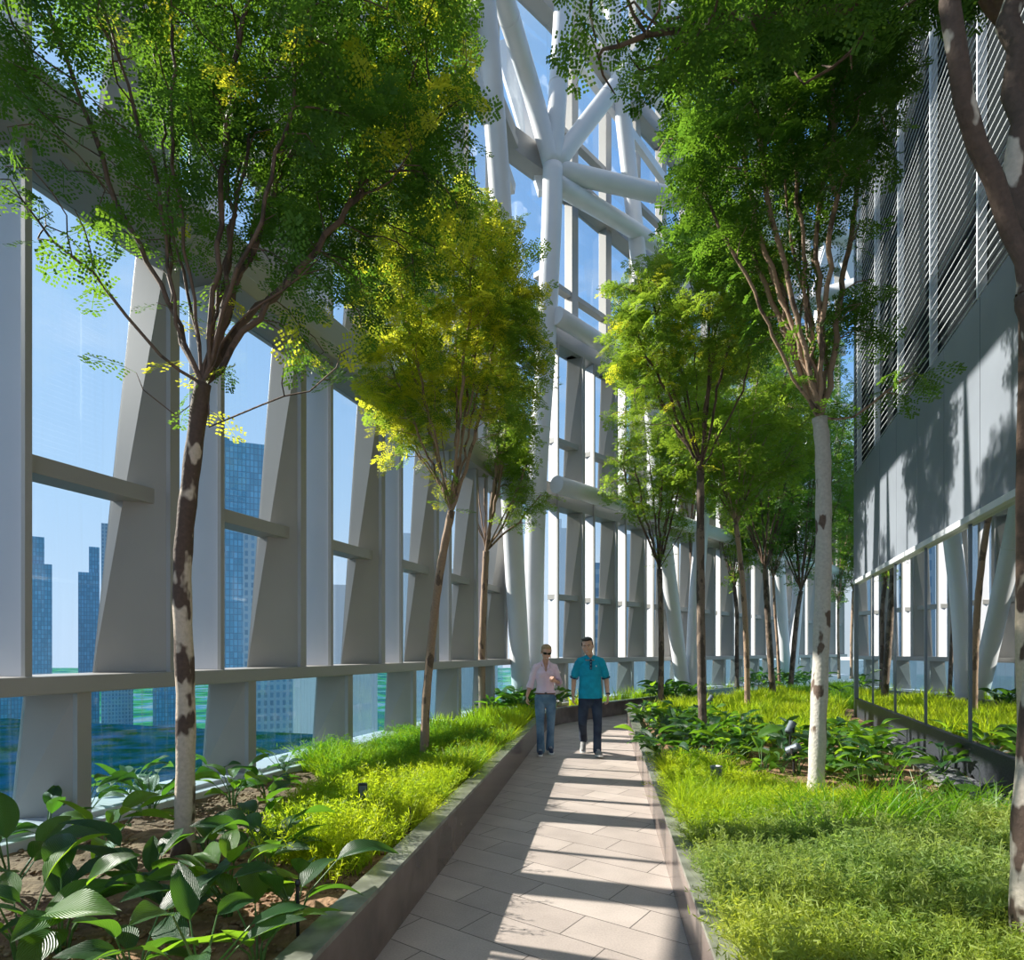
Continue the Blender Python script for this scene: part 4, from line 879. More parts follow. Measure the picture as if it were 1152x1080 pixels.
ground_cover('ferny_ground_cover', [(8.4,19.5),(12,23),(14.5,22.8),(10,15.8),(7.8,13.6),(7.6,14.2)], 70, 'far', 'green', 'green ground cover in the farthest corner of the right planter', 117)
# ================================================================== BROAD-LEAVED PLANTS
LM = {'dark': leaf_mat('dark_broad_leaf', (.012,.055,.018), (.03,.10,.028), (.16,.42,.03), rough=.42, tmix=.30, spec=.4, veins=True),
      'fresh': leaf_mat('fresh_broad_leaf', (.04,.13,.015), (.09,.22,.025), (.30,.60,.03), rough=.42, tmix=.40, spec=.4, veins=True)}
STEM = mat('plant_stem', (.07,.16,.035), .5)
def leaf_geo(L, wd, curl, fold, seed):
    rg = random.Random(seed); V = []; Fq = []; UV = []; nl, nw = 12, 6; tw = rg.uniform(-.35,.35)
    for i in range(nl+1):
        t = i/nl; w_ = wd*(math.sin(PI*min(1,t**.78))**.8)*(1 if t < .97 else .3)+.001
        x = L*(t-.12*curl*t*t); z = L*(.16*t - curl*.45*t*t)
        for j in range(nw+1):
            s = (j/nw-.5)*2; zz = z+abs(s)*w_*fold + .10*w_*math.sin(t*9+s*2+seed)*abs(s)
            V.append((x, s*w_*math.cos(.2), zz+tw*s*w_*t)); UV.append((j/nw, t*L/.3))
    for i in range(nl):
        for j in range(nw): a = i*(nw+1)+j; Fq.append((a,a+nw+1,a+nw+2,a+1))
    return V, Fq, UV
def make_plant_meshes(seed, nleaf, h, Lr, Wr):
    rg = random.Random(seed); V = []; Fq = []; UV = []; st = MB()
    for k in range(nleaf):
        a = 2*PI*k/nleaf*1.9+rg.uniform(-.5,.5); el = rg.uniform(.35,1.25); hh = h*rg.uniform(.35,1.0); out_ = hh*rg.uniform(.25,.8)
        L = rg.uniform(*Lr); wd = L*rg.uniform(*Wr)*.5; lv_, lf, lu = leaf_geo(L, wd, rg.uniform(.3,1.3), rg.uniform(.15,.55), seed*31+k)
        dirh = Vector((math.cos(a), math.sin(a), 0)); tip = dirh*out_+Vector((0,0,hh)); p0 = dirh*.02
        mid = p0.lerp(tip,.5)-dirh*out_*.22; st.tube([p0, mid, tip], [.006,.005,.003], 5)
        R = Matrix.Rotation(a,3,'Z') @ Matrix.Rotation(-el*.75+.15,3,'Y') @ Matrix.Rotation(rg.uniform(-.5,.5),3,'X')
        b = len(V); V += [tip + R @ Vector(q) for q in lv_]; Fq += [tuple(b+i for i in f) for f in lf]; UV += lu
    me = npmesh('leaves', np.array([tuple(v) for v in V]), np.array(Fq), np.array(UV)); return me, st.mesh('stems')
PM = []
for s in range(8):
    for kind_ in ('dark','fresh'):
        a, b = make_plant_meshes(300+s*2+(kind_ == 'fresh'), [9,11,8,12,10,7,13,9][s], [.34,.28,.42,.30,.36,.26,.38,.32][s], (.22,.37), (.34,.46))
        a.materials.append(LM[kind_]); a.polygons.foreach_set('use_smooth',[True]*len(a.polygons)); b.materials.append(STEM); PM.append((kind_, a, b))
def plant(x, y, k, label, scale=1.0, rz=0.0, group=None, kind_=None):
    if kind_: k = [i for i, p in enumerate(PM) if p[0] == kind_][k % 8]
    _, a, b = PM[k % len(PM)]; e = empty('broadleaf_plant', (x,y,SOIL-.012), rz); e.scale = (scale,)*3; tag(e, label, 'plant', group)
    for nm, me in (('leaves',a),('stems',b)):
        o = bpy.data.objects.new(nm, me); COL.objects.link(o); o.parent = e
    return e
# individually placed at the front of the left planter (pixel foot on the soil, scale, kind, label)
FP = [
 (70,1068,.95,'dark','broad-leaved plant in the bottom left corner with a pale ribbed upright leaf'),
 (12,1010,1.0,'dark','dark broad-leaved plant cut by the left picture edge'),
 (150,1110,.9,'dark','broad-leaved plant at the bottom edge, long leaves sweeping left'),
 (225,1120,.95,'dark','large ribbed plant at the bottom edge left of centre of the bed'),
 (290,1085,.9,'fresh','plant at the bottom edge with one bright green curled leaf'),
 (330,1040,.85,'dark','broad-leaved plant nearest the left kerb at the front'),
 (255,1030,.9,'fresh','bright leaved plant in front of the blotched trunk'),
 (300,985,.8,'dark','broad-leaved plant whose pointed leaf reaches over the lime cover'),
 (165,1010,.95,'dark','plant with a big blue-green rounded leaf just left of the blotched trunk foot'),
 (120,965,.85,'fresh','light green plant left of the blotched trunk'),
 (52,950,.85,'dark','plant with an upright pale leaf by the sill at far left'),
 (95,925,.8,'dark','plant right beside the facade sill left of the blotched trunk'),
 (235,960,.85,'fresh','yellow green plant directly right of the blotched trunk'),
 (285,945,.8,'dark','dark plant behind the trunk next to the lime cover'),
 (262,905,.85,'fresh','sunlit plant behind the trunk with tall bright leaf'),
 (170,915,.8,'dark','arching plant just behind the blotched trunk near the glass'),
 (300,900,.8,'dark','low dark plant between trunk and lime cover under the glass'),
 (140,905,.8,'dark','narrow plant against the sill behind the trunk on its left'),
 (318,872,.75,'dark','small dark plant where the lime cover meets the sill'),
 (245,880,.8,'dark','plant under the second lower pane beside the trunk'),
 (200,1050,.85,'dark','dark drooping plant in the front middle of the left bed'),
 (25,1080,.9,'fresh','pale green plant in the very corner of the picture')]
for i, (a, b, s, kd, lb) in enumerate(FP):
    g = gpt(a, b, SOIL); plant(g.x, g.y, i*3+1, lb, s*1.12, rz=i*1.7, kind_=kd)
# right planter, the belt of broad leaves
RP = [(1000,893,.9,'fresh','big pale green plant nearest the dark pebbles on the right'), (1050,905,.85,'fresh','light green plant at the right end of the belt in front of the pebbles'),
      (960,880,.9,'dark','dark plant right beside the whitish trunk foot'), (1010,862,.9,'dark','dark plant reaching over the pebble strip'), (1060,872,.8,'dark','dark plant hard against the pebble strip'),
      (880,868,.85,'dark','dark plant just left of the whitish trunk'), (840,852,.85,'dark','plant left of the two black spotlights'), (985,838,.9,'fresh','plant with a raised pale leaf behind the pebble edging'),
      (930,850,.85,'dark','plant directly behind the whitish trunk'), (1085,915,.75,'dark','dark plant at the far right end of the belt by the pebbles')]
for i, (a, b, s, kd, lb) in enumerate(RP):
    g = gpt(a, b, SOIL); plant(g.x, g.y, i*3+2, lb, s, rz=i*2.3, kind_=kd)
rgp = random.Random(5)
def scatter(P, n, mind, label, group, smin=.75, smax=1.0, pf=.3):
    xs = [p[0] for p in P]; ys = [p[1] for p in P]; got = []; tries = 0
    while len(got) < n and tries < 20000:
        tries += 1; x = rgp.uniform(min(xs),max(xs)); y = rgp.uniform(min(ys),max(ys))
        if inpoly(np.array([x]),np.array([y]),P)[0] and all((x-a)**2+(y-b)**2 > mind**2 for a,b in got): got.append((x,y))
    for x, y in got: plant(x, y, rgp.randrange(16), label, rgp.uniform(smin,smax), rgp.uniform(0,6.28), group, 'fresh' if rgp.random() < pf else 'dark')
scatter([px(735,866),px(800,872),px(870,885),px(905,884),px(905,838),px(850,826),px(800,812),px(722,808),px(716,830)], 62, .20, 'dark green broad-leaved plant in the belt between the right kerb and the whitish trunk', 'broad-leaved plants in the belt left of the whitish trunk')
scatter([px(915,872),px(975,885),px(1010,868),px(965,832),px(915,832)], 24, .2, 'broad-leaved plant in the belt between the whitish trunk and the pebbles', 'broad-leaved plants right of the whitish trunk')
scatter([kl(11.8,.2), kl(13.2,.2), (1.2,14.2), (.6,14.0), (-.6,12.6), tuple(wl(12.0,.3))], 12, .3, 'dark broad-leaved plant by the kerb behind the woman', 'broad-leaved plants behind the woman', 1.0, 1.3, .1)
scatter([(3.3,15.9),(4.2,17.0),(4.9,16.4),(3.9,14.9)], 10, .32, 'broad-leaved plant at the foot of the thin straight tree', 'broad-leaved plants around the thin straight tree', 1.1,1.4,.1)
scatter([(6.5,20.5),(10.8,25),(12.5,24.6),(8.6,19.7)], 14, .5, 'far broad-leaved plant along the foot of the far facade', 'far broad-leaved plants', 1.3,1.7,.1)
scatter([(7.6,14.4),(8.6,17.5),(11,18.0),(9.2,14.2)], 10, .4, 'broad-leaved plant beside the corner of the grey building', 'broad-leaved plants at the building corner', 1.1,1.5,.2)
# ================================================================== SMALL FITTINGS
def spotlight(px_, py_, label, tilt, rz, hh=.36):
    g = gpt(px_, py_, SOIL); r = empty('garden_spotlight', (g.x,g.y,SOIL-.02), rz); tag(r, label, 'spotlight')
    MB().tube([(0,0,0),(0,0,hh)], .012, 10).build('stake', M['black'], r)
    d = Vector((math.cos(tilt),0,math.sin(tilt))); c = Vector((0,0,hh+.03)); h = MB().tube([c-d*.07, c-d*.06, c+d*.07, c+d*.075], [.03,.042,.045,.05], 18).build('lamp_head', M['grey_fix'], r, smooth=False)
    MB().tube([c+d*.0751, c+d*.0765], .042, 18).build('lens', M['glass_bld'], h)
    MB().box((-.012,-.05,hh-.02),(.012,-.044,hh+.04)).box((-.012,.044,hh-.02),(.012,.05,hh+.04)).box((-.012,-.05,hh-.026),(.012,.05,hh-.02)).build('bracket', M['black'], r)
    return r
spotlight(889,858,'grey spotlight on a stake, upper one of the pair among the broad leaves',.9,.5,.40)
spotlight(893,873,'black spotlight tilted down, lower one of the pair near the whitish trunk',-.5,2.2,.28)
spotlight(799,806,'small black spotlight behind the dark slim trunk',.8,.6,.34)
g = gpt(806,893,SOIL); r = empty('ground_uplight', (g.x,g.y,SOIL-.02)); tag(r,'short grey cylinder uplight beside the broad leaves right of the path','uplight')
MB().tube([(0,0,0),(0,0,.26)], .05, 24).build('housing', M['grey_fix'], r, bevel=.004); MB().tube([(0,0,.255),(0,0,.275)], .056, 24).build('rim', M['grey_fix'], r); MB().tube([(0,0,.27),(0,0,.279)], .042, 20).build('lens', M['glass_bld'], r)
g = gpt(408,925,SOIL); r = empty('irrigation_box', (g.x,g.y,SOIL-.01), .3); tag(r,'small black plastic box on a stake in the lime cover','junction box')
MB().box((-.035,-.025,.20),(.035,.025,.31)).build('box', M['black'], r, bevel=.006); MB().tube([(0,0,0),(0,0,.21)], .011, 8).build('stake', M['black'], r)
MB().box((-.028,-.0275,.215),(.028,-.0245,.295)).build('lid', M['grey_fix'], r, bevel=.002)
for a, b, h_, lb in ((461,940,.20,'thin black irrigation stake beside the left kerb in the middle distance'), (335,1056,.26,'thin black irrigation stake standing near the kerb in the foreground'),
                     (570,832,.22,'black irrigation stake left of the woman'), (1037,905,.26,'thin black stake in the belt of plants near the pebbles')):
    g = gpt(a, b, SOIL); r = empty('irrigation_stake', (g.x,g.y,SOIL-.02)); tag(r, lb, 'stake')
    MB().tube([(0,0,0),(0,0,h_)], [.008,.008], 8).build('stake', M['black'], r); MB().tube([(0,0,h_-.003),(0,0,h_+.015),(0,0,h_+.03)], [.008,.014,.010], 10).build('nozzle', M['black'], r)
hp = [Vector((XL(y)-.155-.012*math.sin(y*2.1), y, SOIL+.028+.006*math.sin(y*5))) for y in np.arange(2.0,12.0,.12)]
tag(MB().tube(hp, .009, 8).build('drip_hose', M['black'], None, smooth=True), 'black drip hose lying along the soil beside the left kerb', 'hose')
# ================================================================== PEOPLE
SKIN = mat('skin', (.68,.40,.28), .5, var=.06, vscale=20); SKIN.node_tree.nodes['Principled BSDF'].inputs['Subsurface Weight'].default_value = .08
SKIN2 = mat('tanned_skin', (.68,.38,.27), .5, var=.08, vscale=20)
def cloth_mat(name, c, var=.12, vs=30, rough=.85, bump=.35, bs=18, col2=None): return mat(name, c, rough, var=var, vscale=vs, bump=bump, bscale=bs, col2=col2)
DEN_L = cloth_mat('faded_blue_denim', (.06,.13,.22), vs=5, col2=(.20,.32,.45)); DEN_D = cloth_mat('dark_indigo_denim', (.012,.02,.045), vs=5, col2=(.04,.06,.10))
def stripe_mat():
    m = mat('pink_striped_cotton', (.80,.52,.62), .8, bump=.4, bscale=14); nt = m.node_tree; b = nt.nodes['Principled BSDF']
    tc = nt.nodes.new('ShaderNodeTexCoord'); w_ = nt.nodes.new('ShaderNodeTexWave'); w_.bands_direction = 'X'; w_.inputs['Scale'].default_value = 28; w_.inputs['Distortion'].default_value = .6; nt.links.new(tc.outputs['Object'], w_.inputs['Vector'])
    r = nt.nodes.new('ShaderNodeValToRGB'); r.color_ramp.elements[0].color = (.86,.58,.72,1); r.color_ramp.elements[1].color = (.93,.78,.86,1); nt.links.new(w_.outputs['Fac'], r.inputs[0]); nt.links.new(r.outputs[0], b.inputs['Base Color']); return m
PINK = stripe_mat(); TEAL = cloth_mat('teal_blue_pique', (.0,.33,.50), vs=12, bump=.3, bs=16); NAVY = mat('navy_trim', (.01,.06,.12), .8)  # shirts brightened: sunlight that misses the walkers is put into the colour
BLOND = mat('blonde_hair', (.42,.27,.13), .5, var=.35, vscale=25, bump=.5, bscale=60); BLACKH = mat('black_hair', (.018,.014,.012), .45, var=.4, vscale=25, bump=.5, bscale=70)
WHITE = mat('eye_white', (.85,.85,.83), .3); IRIS = mat('dark_iris', (.02,.012,.01), .2); LIP = mat('lips', (.50,.17,.14), .45); TEETH = mat('teeth', (.88,.86,.80), .3)
LENSD = mat('dark_lens', (.01,.01,.012), .08); NAVYSHOE = mat('navy_trainer', (.02,.035,.09), .5); GREYSHOE = mat('grey_trainer', (.24,.235,.23), .7, var=.1, vscale=15); SOLE = mat('white_sole', (.80,.80,.78), .5)
BELT = mat('brown_belt', (.16,.06,.04), .45); STEELM = mat('watch_steel', (.08,.08,.09), .3, metal=.6)
V3 = Vector
def finger_hand(mb, wrist, palm_dir, palm_n, side, curl=.35, s=1.0):
    """palm_dir: wrist->fingers, palm_n: palm facing direction; side: +1/-1 which way the thumb lies across"""
    d = V3(palm_dir).normalized(); n = V3(palm_n); n = (n-d*n.dot(d)).normalized(); a = d.cross(n)*side; w_ = V3(wrist)
    mb.chain([w_, w_+d*.045*s, w_+d*.082*s], [.021*s,.030*s,.036*s], 12, flat=(.45,1), up=tuple(n))
    for i, (o, L) in enumerate(((.028,.066),(.0095,.075),(-.0095,.070),(-.028,.055))):
        p = w_+d*.085*s+a*o*s; cl = curl*(1+.18*i); q = p; ang = cl*.6; pts = [q]
        for j, f in enumerate((.45,.32,.23)):
            dd = (d*math.cos(ang)+n*math.sin(ang)+a*o*1.6).normalized(); q = q+dd*L*f*s; pts.append(q); ang += cl*.9
        mb.chain(pts, [.0092*s,.0086*s,.0078*s,.0068*s], 8)
    p = w_+d*.028*s+a*.026*s; q = p+(d*.55+a*.75+n*.25).normalized()*.042*s; r = q+(d*.9+a*.15+n*.4).normalized()*.032*s
    mb.chain([p,q,r], [.0125*s,.0105*s,.0085*s], 9)
def head(mb, c, R, s=1.0, jaw=1.0):
    """c: head centre (eye height); R rotation; face looks along local -Y"""
    P = lambda x,y,z: c + R @ V3((x,y,z))*s
    mb.ell(P(0,.012,.035), (.076*s,.094*s,.083*s), R, 20, 14); mb.ell(P(0,-.012,-.03), (.066*s*jaw,.078*s,.085*s), R, 18, 12); mb.ell(P(0,-.045,-.088), (.036*s*jaw,.034*s,.026*s), R)
    mb.ell(P(0,-.08,.028), (.046*s,.016*s,.020*s), R)                                   # brow
    for sx in (-1,1):
        mb.ell(P(sx*.042,-.062,-.025), (.022*s,.020*s,.022*s), R)                       # cheeks
        mb.ell(P(sx*.077,.012,-.012), (.009*s,.018*s,.031*s), R, 10, 8)                # ears
    mb.cap(P(0,-.086,.012), P(0,-.108,-.026), .008*s, .012*s, 10); mb.ell(P(0,-.097,-.032), (.018*s,.011*s,.008*s), R)
    mb.ell(P(0,-.084,-.058), (.024*s,.012*s,.007*s), R); mb.ell(P(0,-.080,-.069), (.020*s,.012*s,.007*s), R)
def face_parts(root, c, R, s, smile=True, brows=None, eyes=True):
    P = lambda x,y,z: c + R @ V3((x,y,z))*s
    if eyes:
        for sx in (-1,1):
            e = MB().ell(P(sx*.030,-.0815,.006), (.0115*s,.006*s,.0034*s), R, 12, 8).build('eye', WHITE, root, smooth=True)
            MB().ell(P(sx*.030,-.0868,.0058), (.0062*s,.0035*s,.0036*s), R, 10, 6).build('iris', IRIS, e, smooth=True)
    if brows:
        for sx in (-1,1): MB().chain([P(sx*.013,-.097,.024), P(sx*.032,-.093,.028), P(sx*.050,-.078,.020)], [.003*s,.0042*s,.0025*s], 8).build('eyebrow', brows, root, smooth=True)
    pts = [P(x,-.0965+abs(x)*.35,-.0625+(abs(x)**2)*(10 if smile else 0)) for x in (-.022,-.012,0,.012,.022)]
    MB().chain(pts, [.0028*s,.0045*s,.005*s,.0045*s,.0028*s], 8).build('lips', LIP, root, smooth=True)
    if smile: MB().chain([P(x,-.1005+abs(x)*.38,-.0620+(abs(x)**2)*9) for x in (-.015,0,.015)], [.0022*s,.0034*s,.0022*s], 8).build('teeth', TEETH, root, smooth=True)
def shoe(root, nm, heel, toe, up, m, s=1.0):
    h, t = V3(heel), V3(toe); d = (t-h).normalized(); u = V3(up); u = (u-d*u.dot(d)).normalized(); L = (t-h).length; x = d.cross(u)
    mb = MB(); mb.chain([h+u*.045, h+d*L*.35+u*.05, h+d*L*.62+u*.042, t-d*.035+u*.034], [.038*s,.043*s,.044*s,.034*s], 14, flat=(.85,1), up=tuple(u)); mb.cap(h+u*.05+d*.03, h+u*.105+d*.035, .041*s, .040*s, 14)
    o = mb.remesh(nm, m, root, .006, 2)
    sb = MB(); pts = [(-.01,.030),(.06,.040),(.15,.042),(.21,.047),(.26,.040),(.285,.018)]; k = L/.27
    ring = [(a*k, b*s) for a,b in pts]+[(a*k,-b*s) for a,b in pts[::-1]]; n = len(ring)
    sb.v = [h+d*a+x*b+u*0 for a,b in ring]+[h+d*a+x*b+u*.024 for a,b in ring]; sb.f = [tuple(range(n-1,-1,-1)), tuple(range(n,2*n))]+[(i,(i+1)%n,n+(i+1)%n,n+i) for i in range(n)]
    sb.build('sole', SOLE, o)
    lc = MB()
    for i in range(4):
        c = h+d*L*(.36+.09*i)+u*(.099-.011*i); lc.tube([c-x*.022, c+u*.003, c+x*.022], .0028, 6)
    lc.build('laces', SOLE if m is NAVYSHOE else WHITE, o)
def trousers(mb, hips, legs, rs, waist_z, wr=(.158,.115)):
    mb.ell((hips[0],hips[1],waist_z-.02), (wr[0],wr[1],.075), None, 20, 10); mb.ell((hips[0],hips[1]+.012,waist_z-.10), (wr[0]*1.06,wr[1]*1.10,.115), None, 20, 12)
    for L in legs: mb.chain(L, rs, 16)
    return mb
# ---------------- the man
def man():
    s0 = gpt(664, 848.5, 0); root = empty('person', (s0.x,s0.y,0)); tag(root, 'man in teal polo shirt and dark jeans, walking on the right of the pair', 'person')
    LS, RS = V3((.180,.0,1.440)), V3((-.180,.0,1.440)); LE, LW = V3((.250,.02,1.165)), V3((.262,-.06,.925)); RE, RW = V3((-.245,.06,1.165)), V3((-.262,.03,.915))
    LK, LA = V3((.095,-.14,.50)), V3((.080,-.20,.10)); RK, RA = V3((-.125,-.05,.49)), V3((-.075,.27,.19)); LH, RH = V3((.092,-.01,.90)), V3((-.092,.0,.90))
    hc = V3((-.045,-.035,1.675)); R = Matrix.Rotation(math.radians(-14),3,'Z') @ Matrix.Rotation(math.radians(12),3,'X') @ Matrix.Rotation(math.radians(-5),3,'Y')
    b = MB(); head(b, hc, R, 1.09, 1.12); b.cap((0,.02,1.46), (-.03,.0,1.62), .062, .056, 14)
    b.ell((0,.01,1.28), (.155,.095,.21), None, 18, 12); b.ell((0,.0,1.06), (.14,.10,.16)); b.ell((0,.01,.93), (.150,.10,.12)); b.cap((-.15,0,1.44),(.15,0,1.44),.05,.05)
    for S, E, W in ((LS,LE,LW),(RS,RE,RW)): b.chain([S, S.lerp(E,.5), E, E.lerp(W,.35), W], [.050,.047,.040,.039,.026])
    for H, K, A in ((LH,LK,LA),(RH,RK,RA)): b.chain([H, K, K.lerp(A,.35), A], [.075,.055,.056,.038])
    finger_hand(b, LW, (.0,-.06,-1), (-1,.0,0), 1 if False else -1, .45, 1.05); finger_hand(b, RW, (-.02,.02,-1), (1,.1,0), 1, .45, 1.05)
    b.remesh('body', SKIN, root, .0052, 3, .5)
    # polo: torso, short sleeves, hem
    p = MB(); p.ell((0,.008,1.30), (.180,.128,.19), None, 24, 14); p.chain([(0,.004,1.24),(0,-.008,1.10),(0,-.006,.96),(0,-.002,.80)], [.168,.172,.184,.194], 24, flat=(1,.74), up=(1,0,0))
    for sx in (-1,1): p.cap((sx*.05,.005,1.470),(sx*.172,.0,1.432),.062,.058, 16)
    for S, E in ((LS,LE),(RS,RE)): p.chain([S+V3((-.01 if S.x > 0 else .01,0,-.006)), S.lerp(E,.45), S.lerp(E,.76)], [.060,.061,.066], 16)
    # trim the rounded ends flat: cut below the hem with the remeshed object itself
    o = p.remesh('polo_shirt', TEAL, root, .0065, 4, .5)
    bm = bmesh.new(); bm.from_mesh(o.data)
    bmesh.ops.bisect_plane(bm, geom=bm.verts[:]+bm.edges[:]+bm.faces[:], plane_co=(0,0,.868), plane_no=(0,0,-1), clear_outer=True)
    nv = [v for v in bm.verts if v.co.z > 1.45 and (v.co.x+.01)**2/.0058+(v.co.y+.015)**2/.0066 < 1]; bmesh.ops.delete(bm, geom=nv, context='VERTS'); 
    for v in bm.verts:
        if v.co.z < 1.35: v.co += V3((v.co.x,v.co.y,0)).normalized()*.006*mnoise.noise(V3((v.co.x*6,v.co.y*6,v.co.z*9+v.co.x*8)))
    bm.to_mesh(o.data); bm.free()
    # collar, placket, buttons, cuffs
    c = MB()
    for sx in (-1,1):
        c.hexa([V3((-.008+sx*.004,-.108,1.475)),V3((-.008+sx*.062,-.095,1.455)),V3((-.008+sx*.078,-.030,1.500)),V3((-.008+sx*.060,-.045,1.528))]+[V3((-.008+sx*.006,-.100,1.482)),V3((-.008+sx*.058,-.085,1.468)),V3((-.008+sx*.072,-.028,1.512)),V3((-.008+sx*.056,-.040,1.540))])
    c.tube([V3((-.008+.068*math.cos(a),.0+.072*math.sin(a),1.510+.012*math.sin(a))) for a in [(-.6+4.34*i/14) for i in range(15)]], .013, 8, flat=(1.5,.5)); c.build('collar', TEAL, o)
    MB().box((-.024,-.1375,1.31),(.010,-.128,1.465)).build('placket', NAVY, o); 
    for z in (1.335,1.385,1.43): MB().ell((-.007,-.139,z),(.005,.002,.005)).build('button', WHITE, o)
    for S, E in ((LS,LE),(RS,RE)):
        d = (E-S).normalized(); q = S.lerp(E,.95); MB().tube([q-d*.012, q+d*.008], [.0665,.066], 20, cap=False).build('sleeve_cuff', NAVY, o)
    t = MB(); trousers(t, (0,0), [[LH,LH.lerp(LK,.5),LK,LK.lerp(LA,.5),LA+V3((0,0,-.01))],[RH,RH.lerp(RK,.5),RK,RK.lerp(RA,.5),RA+V3((0,-.01,0))]], [.092,.082,.068,.062,.064], .92, (.150,.115)); t.remesh('jeans', DEN_D, root, .008, 4, .5)
    shoe(root, 'shoe', (.080,-.175,0), (.10,-.445,.035), (0,0,1), GREYSHOE); shoe(root, 'shoe', (-.075,.335,.155), (-.10,.125,.0), (0,-.62,1), GREYSHOE)
    h = MB(); P = lambda x,y,z: hc + R @ V3((x,y,z))*1.09
    h.ell(P(0,.028,.060), (.084,.094,.070), R, 20, 12); h.ell(P(0,.055,.02), (.082,.070,.085), R, 18, 12); h.ell(P(0,-.045,.098), (.062,.040,.024), R)
    for i in range(30):
        a = -1.3+2.6*i/29; rr = random.Random(i); q = P(math.sin(a)*.064, -math.cos(a)*.060, .092); h.cap(q, q+R@V3((math.sin(a)*.010+rr.uniform(-.004,.006),-.008,.014+rr.uniform(-.003,.005))), .013, .007, 6)
    for sx in (-1,1): h.ell(P(sx*.077,-.01,.03), (.008,.022,.030), R)
    h.remesh('hair', BLACKH, root, .0042, 1, .4); face_parts(root, hc, R, 1.09, True, BLACKH)
    wd = (LW-LE).normalized(); q = LW-wd*.012; w_ = MB().tube([q-wd*.011, q+wd*.011], .031, 18).build('watch', STEELM, root); MB().ell(q+V3((.024,-.02,0)), (.012,.012,.018)).build('watch_face', LENSD, w_)
    MB().ell((.075,-.1365,1.365),(.009,.002,.012)).build('chest_emblem', WHITE, o)['label'] = 'small white chest emblem'
    return root
def woman():
    s0 = gpt(613.5, 848, 0); root = empty('person', (s0.x,s0.y,0)); tag(root, 'blonde woman in pink striped shirt, sunglasses and blue jeans, on the left of the pair', 'person')
    LS, RS = V3((.150,.01,1.350)), V3((-.150,.01,1.350)); LE, LW = V3((.218,.05,1.105)), V3((.160,-.17,1.130)); RE, RW = V3((-.222,.03,1.10)), V3((-.285,-.03,.895))
    RK, RA = V3((-.085,-.10,.48)), V3((-.075,-.10,.09)); LK, LA = V3((.085,-.02,.48)), V3((.075,.10,.10)); LH, RH = V3((.085,0,.86)), V3((-.085,0,.86))
    hc = V3((.012,-.04,1.575)); R = Matrix.Rotation(math.radians(8),3,'Z') @ Matrix.Rotation(math.radians(17),3,'X') @ Matrix.Rotation(math.radians(4),3,'Y')
    b = MB(); head(b, hc, R, .98, .93); b.cap((0,.025,1.38), (.01,-.0,1.52), .050, .046, 14)
    b.ell((0,.01,1.22), (.135,.085,.19), None, 18, 12); b.ell((0,.0,1.02), (.125,.088,.15)); b.ell((0,.01,.90), (.150,.10,.11)); b.cap((-.125,.01,1.35),(.125,.01,1.35),.04,.04)
    for S, E, W in ((LS,LE,LW),(RS,RE,RW)): b.chain([S, S.lerp(E,.5), E, E.lerp(W,.35), W], [.042,.038,.034,.034,.023])
    for H, K, A in ((LH,LK,LA),(RH,RK,RA)): b.chain([H, K, K.lerp(A,.35), A], [.075,.050,.050,.034])
    finger_hand(b, RW, (-.05,-.06,-1), (1,.1,0), 1, .5, .95); finger_hand(b, LW, (-.55,-.55,.35), (-.2,.6,.8), 1, .75, .95)
    b.remesh('body', SKIN2, root, .0052, 3, .5)
    p = MB(); p.ell((0,.006,1.21), (.152,.112,.185), None, 24, 14); p.ell((.06,-.07,1.235),(.065,.05,.06)); p.ell((-.06,-.07,1.235),(.065,.05,.06))
    p.chain([(0,.004,1.17),(0,-.002,1.07),(0,0,.99),(0,0,.90)], [.140,.134,.146,.152], 24, flat=(1,.74), up=(1,0,0)); [p.cap((sx*.04,.012,1.388),(sx*.140,.01,1.345),.050,.049,16) for sx in (-1,1)]
    for S, E, W in ((LS,LE,LW),(RS,RE,RW)): p.chain([S, S.lerp(E,.5), E, E.lerp(W,.22)], [.050,.049,.048,.052], 16)
    o = p.remesh('shirt', PINK, root, .0065, 4, .5)
    bm = bmesh.new(); bm.from_mesh(o.data)
    bmesh.ops.bisect_plane(bm, geom=bm.verts[:]+bm.edges[:]+bm.faces[:], plane_co=(0,0,.950), plane_no=(0,0,-1), clear_outer=True)
    nv = [v for v in bm.verts if (v.co.z > 1.36 and v.co.x**2/.0042+(v.co.y+.01)**2/.0060 < 1) or (v.co.y < -.03 and v.co.z > 1.27 and abs(v.co.x-.004) < (v.co.z-1.27)*.40 and abs(v.co.x) < .06)]; bmesh.ops.delete(bm, geom=nv, context='VERTS')
    for v in bm.verts:
        v.co += V3((v.co.x,v.co.y,0)).normalized()*.012*mnoise.noise(V3((v.co.x*9,v.co.y*7,v.co.z*9+v.co.x*6)))
        if v.co.z < .98: v.co += V3((v.co.x,v.co.y,0)).normalized()*.012
    bm.to_mesh(o.data); bm.free()
    c = MB()
    for sx in (-1,1): c.hexa([V3((.004+sx*.012,-.128,1.315)),V3((.004+sx*.050,-.120,1.355)),V3((sx*.074,-.04,1.425)),V3((sx*.052,-.05,1.440))]+[V3((.004+sx*.016,-.118,1.322)),V3((.004+sx*.046,-.108,1.362)),V3((sx*.066,-.036,1.436)),V3((sx*.048,-.044,1.450))])
    c.tube([V3((.058*math.cos(a),.01+.062*math.sin(a),1.432+.012*math.sin(a))) for a in [(-.5+4.14*i/14) for i in range(15)]], .012, 8, flat=(1.5,.5)); c.build('collar', PINK, o)
    MB().box((-.010,-.128,.99),(.016,-.112,1.28)).build('placket', PINK, o)
    for z in (1.02,1.09,1.16,1.23): MB().ell((.003,-.129,z),(.004,.002,.004)).build('button', WHITE, o)
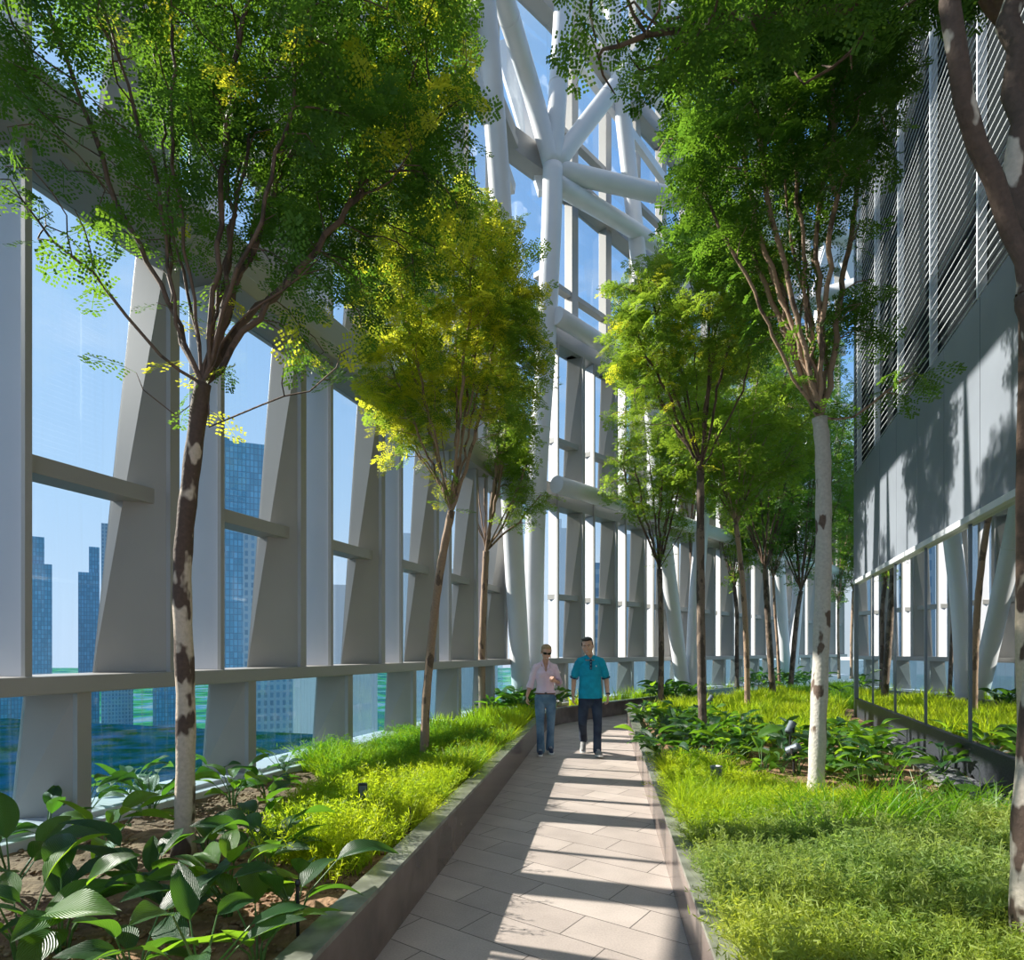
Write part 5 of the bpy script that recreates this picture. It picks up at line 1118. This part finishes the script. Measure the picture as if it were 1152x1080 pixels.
    for E, W in ((LE,LW),(RE,RW)):
        d = (W-E).normalized(); q = E.lerp(W,.30); MB().tube([q-d*.03, q-d*.0, q+d*.028], [.055,.057,.055], 18, cap=False).build('rolled_cuff', PINK, o)
    t = MB(); trousers(t, (0,0), [[LH,LH.lerp(LK,.5),LK,LK.lerp(LA,.5),LA+V3((0,0,-.02))],[RH,RH.lerp(RK,.5),RK,RK.lerp(RA,.5),RA+V3((0,0,-.02))]], [.084,.076,.061,.058,.066], .935, (.138,.105)); tr_ = t.remesh('jeans', DEN_L, root, .008, 4, .5)
    MB().tube([V3((.145*math.cos(a),.110*math.sin(a),.938)) for a in [2*PI*i/32 for i in range(33)]], .017, 8, flat=(.35,1.0) if False else (.6,.6)).build('belt', BELT, root); MB().box((-.018,-.135,.930),(.018,-.126,.962)).build('belt_buckle', STEELM, root)
    shoe(root, 'shoe', (-.078,-.07,0), (-.095,-.315,.01), (0,0,1), NAVYSHOE, .92); shoe(root, 'shoe', (.075,.135,.035), (.095,-.10,.0), (0,-.15,1), NAVYSHOE, .92)
    h = MB(); P = lambda x,y,z: hc + R @ V3((x,y,z))*.98
    h.ell(P(0,.024,.058), (.080,.092,.066), R, 20, 12); h.ell(P(0,.055,.015), (.076,.062,.080), R, 18, 12); h.ell(P(.01,-.050,.088), (.055,.034,.024), R)
    for sx in (-1,1): h.ell(P(sx*.073,.0,.025), (.009,.034,.036), R)
    q = P(.0,.112,.0); h.chain([P(0,.095,.02), P(.03,.125,-.01), P(.075,.12,-.055), P(.10,.09,-.11)], [.020,.026,.024,.010], 12)
    h.remesh('hair', BLOND, root, .0042, 1, .4); face_parts(root, hc, R, .98, True, BLOND, eyes=False)
    g = MB()
    for sx in (-1,1): g.cap(P(sx*.018,-.096,.006), P(sx*.046,-.088,.006), .017, .018, 14, flat=(.35,1), up=tuple(R@V3((0,1,0))))
    g.cap(P(-.014,-.100,.012), P(.014,-.100,.012), .0035, .0035, 8)
    for sx in (-1,1): g.chain([P(sx*.060,-.084,.012), P(sx*.079,-.02,.008), P(sx*.082,.02,.0)], [.004,.003,.003], 8)
    g.build('sunglasses', LENSD, root, smooth=True)
    return root
man(); woman()
